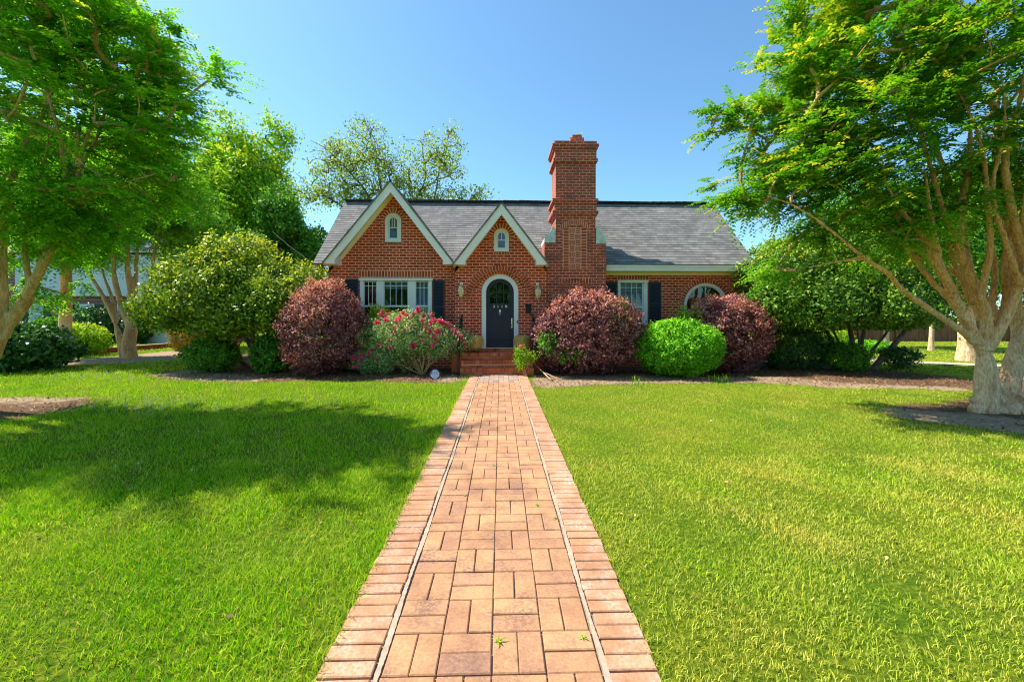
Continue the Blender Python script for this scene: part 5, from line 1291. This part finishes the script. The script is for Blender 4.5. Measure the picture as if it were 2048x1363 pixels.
for px, py, lab in ((1000, 1292, 'largest green weed in the brick walk, near the bottom of the photo'), (1168, 1285, 'tiny weed by the right mortar seam of the walk, nearest the camera'),
                    (1112, 1042, 'tiny weed by the right mortar seam of the walk, a few rows farther up'), (1075, 1015, 'tiny weed between right hand pavers in the middle of the walk'),
                    (958, 840, 'farthest tiny weed in the left part of the walk toward the steps'), (951, 895, 'tiny weed in the left joint line halfway up the walk'),
                    (988, 935, 'tiny weed in the centre joint halfway up the walk'), (930, 996, 'tiny weed left of centre in the middle of the walk')):
    g = G(px, py)
    if w0 is None: w0 = wm.build('joint_weed', M['bright']); w_ = w0
    else: w_ = w0.copy(); COL.objects.link(w_)
    s = rg.uniform(.5, .8) if w_ is not w0 else .9; w_.location = (g.x, g.y, .015); w_.scale = (s, s, s); w_.rotation_euler = (0, 0, rg.uniform(0, 6))
    tag(w_, lab, 'weed', 'weeds in the joints of the brick walk')
for px, py, n, h, lab in ((1440, 762, 40, .22, 'tuft of tall pale grass at the bed edge below the reddish purple shrub'), (1275, 772, 14, .3, 'thin tall grass stalks at the bed edge right of the widest purple shrub')):
    g = G(px, py); m = MB(); tuft(m, (g.x, g.y, 0), n, h, .012, rg, .25, .35); tag(m.build('grass_tuft', M['bright']), lab, 'grass tuft')
m = MB(); c = P(1160, 271, 13.2); tuft(m, (c.x - .02, 13.3, c.z - .02), 26, .16, .02, rg, .08, .9); tag(m.build('chimney_weed', M['bright']), 'small green weed sprouting on top of the chimney', 'weed')
m = MB(); c = P(1143, 277, 13.2); tuft(m, (c.x, 13.3, c.z - .02), 16, .12, .015, rg, .05, .7); tag(m.build('chimney_weed', M['orange']), 'small brownish dry weed on the left of the chimney top', 'weed')
m = MB(); a, b = G(1102, 762), G(1070, 745); m.tube([(a.x, a.y, .03), ((a.x + b.x) / 2, (a.y + b.y) / 2, .14), (b.x - .1, b.y, .34)], [.02, .016, .01], 7); m.tube([((a.x + b.x) / 2, (a.y + b.y) / 2, .14), (a.x + .25, a.y + .1, .02)], .01, 6)
tag(m.build('fallen_branch', M['bark_grey'], None, True), 'bare pale fallen branch lying at the right foot of the steps', 'branch')

def grass():
    zones = [(1.45, 1.9, 9500, .004, .040, 5), (1.9, 3.2, 9500, .0042, .040, 5), (3.2, 4.8, 7000, .0055, .040, 5), (4.8, 7.2, 3600, .0075, .040, 3), (7.2, 11.5, 1700, .011, .040, 3), (11.5, 17, 500, .018, .06, 3), (17, 26, 130, .03, .07, 3)]
    V = []; K = []; RN = []; off = 0; IDX = []; STT = []; loops = 0; TI = []
    for y0, y1, dens, w, h, kind in zones:
        xm = y1 * 1.42 + 2.4; area = 2 * xm * (y1 - y0); n = int(area * dens)
        x = rng.uniform(-xm, xm, n); y = rng.uniform(y0, y1, n)
        ok = (np.abs(x) < y * 1.38 + 2.4) & ~soil(x, y, .2) & ~((np.abs(x - PCX) < PHW - .01 - .035 * rng.random(n)) & (y < PEND + .1))
        ok &= ~((x > RXL) & (x < RXR) & (y > 12.2)) & (rng.random(n) < .62 + .5 * wob(x * .8, y * .8 + 2))
        rx = G(1840, 728); 
        x, y = x[ok], y[ok]; n = len(x)
        edge = ((np.abs(x - PCX) < PHW + .05) & (x < PCX))
        # the left lawn is lusher and longer than the right one
        lush = 1 / (1 + np.exp((x - .2) * 4)); H = h * rng.uniform(.5, 1.25, n) * (.72 + .45 * lush) * (1 + .35 * np.clip(wob(x * .6, y * .6), 0, 1)); H = np.where(edge, H * 1.4, H)
        a = rng.uniform(0, 2 * np.pi, n); ln = rng.uniform(.3, 1.3, n); dx, dy = np.cos(a) * ln, np.sin(a) * ln; f = rng.uniform(0, 2 * np.pi, n); W = w * rng.uniform(.7, 1.3, n)
        sx, sy = np.cos(f) * W / 2, np.sin(f) * W / 2; z = np.zeros(n)
        dry = np.clip(.08 + .42 * (1 - lush) + .30 * wob(x * .7 + 1, y * .7) + rng.normal(size=n) * .12, 0, 1) * (1 - .3 * lush)
        if kind == 5:
            m_ = .55
            v = np.stack([np.stack([x - sx, y - sy, z - .005], 1), np.stack([x + sx, y + sy, z - .005], 1), np.stack([x + sx * .8 + dx * H * .3, y + sy * .8 + dy * H * .3, H * m_], 1),
                          np.stack([x - sx * .8 + dx * H * .3, y - sy * .8 + dy * H * .3, H * m_], 1), np.stack([x + dx * H, y + dy * H, H * .9], 1)], 1).reshape(-1, 3)
            b = off + np.arange(n) * 5; idx = np.stack([b, b + 1, b + 2, b + 3, b + 3, b + 2, b + 4], 1).ravel()
            st = np.stack([loops + np.arange(n) * 7, loops + np.arange(n) * 7 + 4], 1).ravel(); loops += n * 7; off += 5 * n
            r_ = rng.random(n).repeat(2); tp = dry.repeat(2)
        else:
            v = np.stack([np.stack([x - sx, y - sy, z - .005], 1), np.stack([x + sx, y + sy, z - .005], 1), np.stack([x + dx * H * .7, y + dy * H * .7, H], 1)], 1).reshape(-1, 3)
            b = off + np.arange(n) * 3; idx = np.stack([b, b + 1, b + 2], 1).ravel(); st = loops + np.arange(n) * 3; loops += n * 3; off += 3 * n; r_ = rng.random(n); tp = dry
        V.append(v); IDX.append(idx); STT.append(st); RN.append(r_); TI.append(tp)
    mt = leaf_mat('grass_blade', [(0, (.05, .22, .003)), (.35, (.19, .48, .004)), (.7, (.42, .70, .006)), (.9, (.60, .70, .02)), (1, (.78, .74, .22))], (.72, .60, .12), trans=.35, rough=.6, var_scale=.5, gloss=.12)
    o = np_mesh('lawn_grass', np.concatenate(V), 0, mt, None, np.concatenate(RN), np.concatenate(TI), faces=(np.concatenate(IDX), np.concatenate(STT)))
    tag(o, 'short green lawn grass on both sides of the brick walk', 'grass', kind='stuff')
    print('grass faces', sum(map(len, STT)))
grass()
def clover():
    m = MB(); pts = []
    for (x0, x1, y0, y1, n) in ((60, 330, 742, 768, 150), (170, 420, 795, 830, 90), (180, 400, 722, 738, 60), (560, 700, 795, 815, 14), (250, 470, 850, 960, 4)):
        for i in range(n):
            g = G(random.gauss((x0 + x1) / 2, (x1 - x0) / 3.5), random.gauss((y0 + y1) / 2, (y1 - y0) / 3.5)); pts.append(g)
    for g in pts:
        h = random.uniform(.06, .1); r = random.uniform(.008, .012); m.lathe((g.x, g.y, h), [(.002, -r), (r, -r * .3), (r * .9, r * .5), (.002, r)], 6); m.tube([(g.x, g.y, 0), (g.x, g.y, h)], .0015, 3)
    tag(m.build('clover_flowers', M['clover']), 'white clover flowers scattered in the left lawn', 'clover', kind='stuff')
clover()
def litter():
    n = 26000; x = rng.uniform(-9, 12, n); y = rng.uniform(9.6, 15, n); ok = soil(x, y) & ~((x > RXL) & (x < RXR) & (y > 12.7)); x, y = x[ok], y[ok]
    n2 = 7000; xx = rng.uniform(-12, 12, n2); yy = rng.uniform(5, 9.6, n2); k = soil(xx, yy); x = np.concatenate([x, xx[k]]); y = np.concatenate([y, yy[k]]); n = len(x)
    d = unit(n); d[:, 2] *= .25; nor = unit(n) * .5 + np.array([0, 0, 1.0]); p = np.stack([x, y, rng.uniform(.004, .02, n)], 1)
    mt = leaf_mat('dry_leaf', [(0, (.07, .035, .02)), (.4, (.18, .09, .045)), (.8, (.34, .2, .1)), (1, (.5, .36, .2))], None, trans=.1)
    tag(leaves('leaf_litter', p, d, nor, rng.uniform(.03, .07, n), rng.uniform(.015, .04, n), mt, None, rng.random(n)), 'dry brown leaf litter and bark chips covering the planting beds', 'leaf litter', kind='stuff')
litter()

# ------------------------------------------------------------------ far surroundings
def concrete_strip(name, pts, w, z=.01, mat='sand'):
    m = MB(); pp = [G(*p) for p in pts]
    for a, b in zip(pp, pp[1:]):
        d = (b - a).normalized(); s = Vector((-d.y, d.x, 0)) * w / 2
        m.face([a - s + Vector((0, 0, z)), b - s + Vector((0, 0, z)), b + s + Vector((0, 0, z)), a + s + Vector((0, 0, z))])
    tag(m.build(name, M[mat]), kind='structure')
concrete_strip('footpath', [(1700, 720), (1850, 726), (2000, 732), (2300, 745), (2800, 765)], .9, .03)
def brick_edging():
    a, b = G(90, 716), G(352, 694); d = (b - a); L_ = d.length; d.normalize(); s = Vector((-d.y, d.x, 0))
    m = MB(); n = int(L_ / .11)
    for i in range(n):
        p = a + d * (i * .11); q = p + d * .1; h = .2 + random.uniform(-.006, .006)
        m.hexa([p, q, q + s * .12, p + s * .12] + [v + Vector((0, 0, h)) for v in (p, q, q + s * .12, p + s * .12)])
    m2 = MB(); m2.hexa([a - d * .1, b + d * .1, b + d * .1 + s * .22, a - d * .1 + s * .22] + [v + Vector((0, 0, .24)) for v in (a - d * .1 - s * .03, b + d * .1 - s * .03, b + d * .1 + s * .22, a - d * .1 + s * .22)])
    for i in range(4): m2.v[i] = (m2.v[i][0], m2.v[i][1], .202)
    t = thing('brick_edging', 'low brick edging with a pale cap along the drive behind the left crepe myrtle', 'edging wall')
    m.build('brick_row', M['unit'], t); m2.build('cap', M['sand'], t)
    m = MB(); s5 = s * 3.2
    m.face([a + s * .22 + Vector((0, 0, .02)), b + s * .22 + Vector((0, 0, .02)), b + s5 + Vector((0, 0, .02)), a + s5 + Vector((0, 0, .02))]); tag(m.build('driveway', M['sand']), kind='structure')
brick_edging()
def neighbour():
    Y = 27; t = thing('neighbour_house', 'brick and white sided neighbouring house behind the trees on the left', 'house')
    X0, Xc, X1 = PX(-300, Y), PX(42, Y), PX(345, Y); zt = PZ(100, 592, Y)
    m = MB(); m.box(X0, X1, Y, Y + 8, 0, zt, .5); m.box(X0, Xc, Y - .02, Y + 8, zt, zt + 3.2, .5); m.build('wall', M['brick_far'], t)
    m = MB(); z = zt
    while z < zt + 2.6: m.hexa([(Xc, Y - .34, z), (X1 + .3, Y - .34, z), (X1 + .3, Y + 8, z), (Xc, Y + 8, z), (Xc, Y - .31, z + .2), (X1 + .3, Y - .31, z + .2), (X1 + .3, Y + 8, z + .2), (Xc, Y + 8, z + .2)], .5); z += .2
    m.build('siding', M['siding'], t)
    m = MB(); zr = zt + 2.7; m.hexa([(X0 - .4, Y - .7, zr), (X1 + .7, Y - .7, zr), (X1 + .7, Y + 8.6, zr), (X0 - .4, Y + 8.6, zr), (X0 - .4, Y + 3.8, zr + 2.4), (X1 + .7, Y + 3.8, zr + 2.4), (X1 + .7, Y + 4.2, zr + 2.4), (X0 - .4, Y + 4.2, zr + 2.4)], .5); m.build('roof', M['shingle'], t)
    for a, b in ((60, 88), (160, 190), (235, 262)):
        x0, x1 = PX(a, Y), PX(b, Y); z1, z0 = PZ(a, 608, Y), PZ(a, 648, Y)
        m = MB(); frame_rect(m, x0, x1, z0, z1, .09, Y - .05, Y - .002); m.box(x0 + .09, x1 - .09, Y - .04, Y - .01, (z0 + z1) / 2 - .04, (z0 + z1) / 2 + .04, .5); wi = m.build('window', M['white2'], t)
        m = MB(); m.box(x0 + .08, x1 - .08, Y - .03, Y - .02, z0 + .08, z1 - .08, .5); m.build('pane', M['curtain'], wi)
        for s0, s1 in ((x0 - .42, x0 - .02), (x1 + .02, x1 + .42)):
            m = MB(); frame_rect(m, s0, s1, z0, z1, .06, Y - .06, Y - .01); m.box(s0 + .06, s1 - .06, Y - .04, Y - .012, z0 + .06, z1 - .06, .5); m.build('shutter', M['shutter'], t)
    m = MB(); x0, x1 = PX(288, Y - 1), PX(345, Y - 1); m.box(x0, x1, Y - 1.2, Y - .02, 0, PZ(300, 645, Y), .5); m.build('garage_door', M['siding'], t)
neighbour()
for k, (a, b, lab) in enumerate(((150, 235, 'dark evergreen shrub against the left neighbouring house, under its windows'), (262, 300, 'dark evergreen shrub beside the white wall of the left neighbouring house'))):
    c, r = shrub(a, b, 615, 700, 25.5, .9); ball('evergreen_shrub', lab, c, r, 6000, 'darkshrub', .13, .08, 70 + k, .12)
def far_house():
    Y = 50; t = thing('far_house', 'distant low red brick house with white columns seen right of the cottage', 'house')
    x0, x1 = PX(1520, Y), PX(1720, Y); zt = PZ(1580, 608, Y)
    m = MB(); m.box(x0, x1, Y, Y + 8, 0, zt, .5); m.build('wall', M['brick_far'], t)
    m = MB(); m.hexa([(x0 - .5, Y - 1.8, zt), (x1 + .5, Y - 1.8, zt), (x1 + .5, Y + 8.5, zt), (x0 - .5, Y + 8.5, zt), (x0 - .5, Y + 3, zt + 2.2), (x1 + .5, Y + 3, zt + 2.2), (x1 + .5, Y + 4, zt + 2.2), (x0 - .5, Y + 4, zt + 2.2)], .5); m.build('roof', M['shingle'], t)
    m = MB(); m.box(x0 - .3, x1 + .3, Y - 1.85, Y - 1.7, zt - .4, zt - .01, .5); m.build('fascia', M['white2'], t)
    for px in (1569, 1582, 1650): 
        m = MB(); xx = PX(px, Y - 1.5); m.lathe((xx, Y - 1.5, 0), [(.2, 0), (.2, .15), (.13, .2), (.12, zt - .6), (.2, zt - .5), (.2, zt - .4)], 12); m.build('column', M['white2'], t)
    for px in (1562, 1600):
        xx = PX(px, Y); m = MB(); frame_rect(m, xx - .45, xx + .45, .7, zt - .7, .1, Y - .06, Y - .003); wi = m.build('window', M['white2'], t); m = MB(); m.box(xx - .36, xx + .36, Y - .03, Y - .02, .8, zt - .8, .5); m.build('pane', M['shutter'], wi)
far_house()
def fence():
    t = thing('wooden_fence', 'reddish brown wooden board fence at the back right of the yard', 'fence')
    a, b = Vector((PX(1640, 27), 27, 0)), Vector((PX(2500, 25), 25, 0)); L_ = (b - a).length; d = (b - a).normalized(); s = Vector((-d.y, d.x, 0))
    m = MB(); x = 0
    while x < L_:
        h = 1.45 + random.uniform(-.05, .05); p = a + d * x + s * random.uniform(-.01, .01); q = p + d * .135
        m.hexa([p, q, q + s * .02, p + s * .02] + [v + Vector((0, 0, h)) for v in (p, q, q + s * .02, p + s * .02)]); x += .145
    m.build('board', M['fence'], t)
    x = 0
    while x < L_:
        p = a + d * x - s * .11; q = p + d * .1; m = MB(); m.hexa([p, q, q + s * .1, p + s * .1] + [v + Vector((0, 0, 1.5)) for v in (p, q, q + s * .1, p + s * .1)]); m.build('post', M['fence'], t); x += 2.4
fence()

def street_tree(x, y, rad, h, lab, seed):
    t = thing('street_tree', lab, 'tree', 'street trees behind the viewer, reflected in the windows'); parts = []; r_ = np.random.default_rng(seed)
    for k in range(6):
        d = r_.normal(size=3); d /= np.linalg.norm(d)
        parts.append(shell((x + d[0] * rad * .5, y + d[1] * rad * .5, h * .6 + d[2] * h * .2), (rad * .55, rad * .55, h * .25), 1100, seed + k, .2, .5))
    blob_leaves('crown', parts, M['crepe2'], t, .5, .3)
    m = MB(); m.tube([(x, y, 0), (x + .1, y, h * .3), (x, y, h * .7)], [.3, .24, .1], 10); m.build('trunk', M['bark_brown'], t, True)
street_tree(-9, -17, 5, 10, 'street tree behind the viewer, mirrored in the triple window', 91)
street_tree(.5, -20, 4.5, 9, 'street tree behind the viewer, mirrored in the door glass', 92)
street_tree(10, -18, 5, 10, 'street tree behind the viewer, mirrored in the arched window', 93)

def lawn_specks():
    n = 420; x = rng.uniform(-9, 11, n); y = rng.uniform(2.2, 9.5, n); ok = ~soil(x, y) & (np.abs(x - PCX) > PHW + .1); x, y = x[ok], y[ok]; n = len(x)
    d = unit(n); d[:, 2] *= .3; p = np.stack([x, y, rng.uniform(.02, .04, n)], 1)
    mt = leaf_mat('fallen_leaf', [(0, (.16, .08, .03)), (.5, (.42, .26, .10)), (1, (.70, .55, .22))], None, trans=.1)
    tag(leaves('fallen_leaves', p, d, unit(n) * .5 + np.array([0, 0, 1.0]), rng.uniform(.02, .05, n), rng.uniform(.012, .028, n), mt, None, rng.random(n)), 'small dry fallen leaves scattered over the lawn', 'fallen leaves', kind='stuff')
lawn_specks()
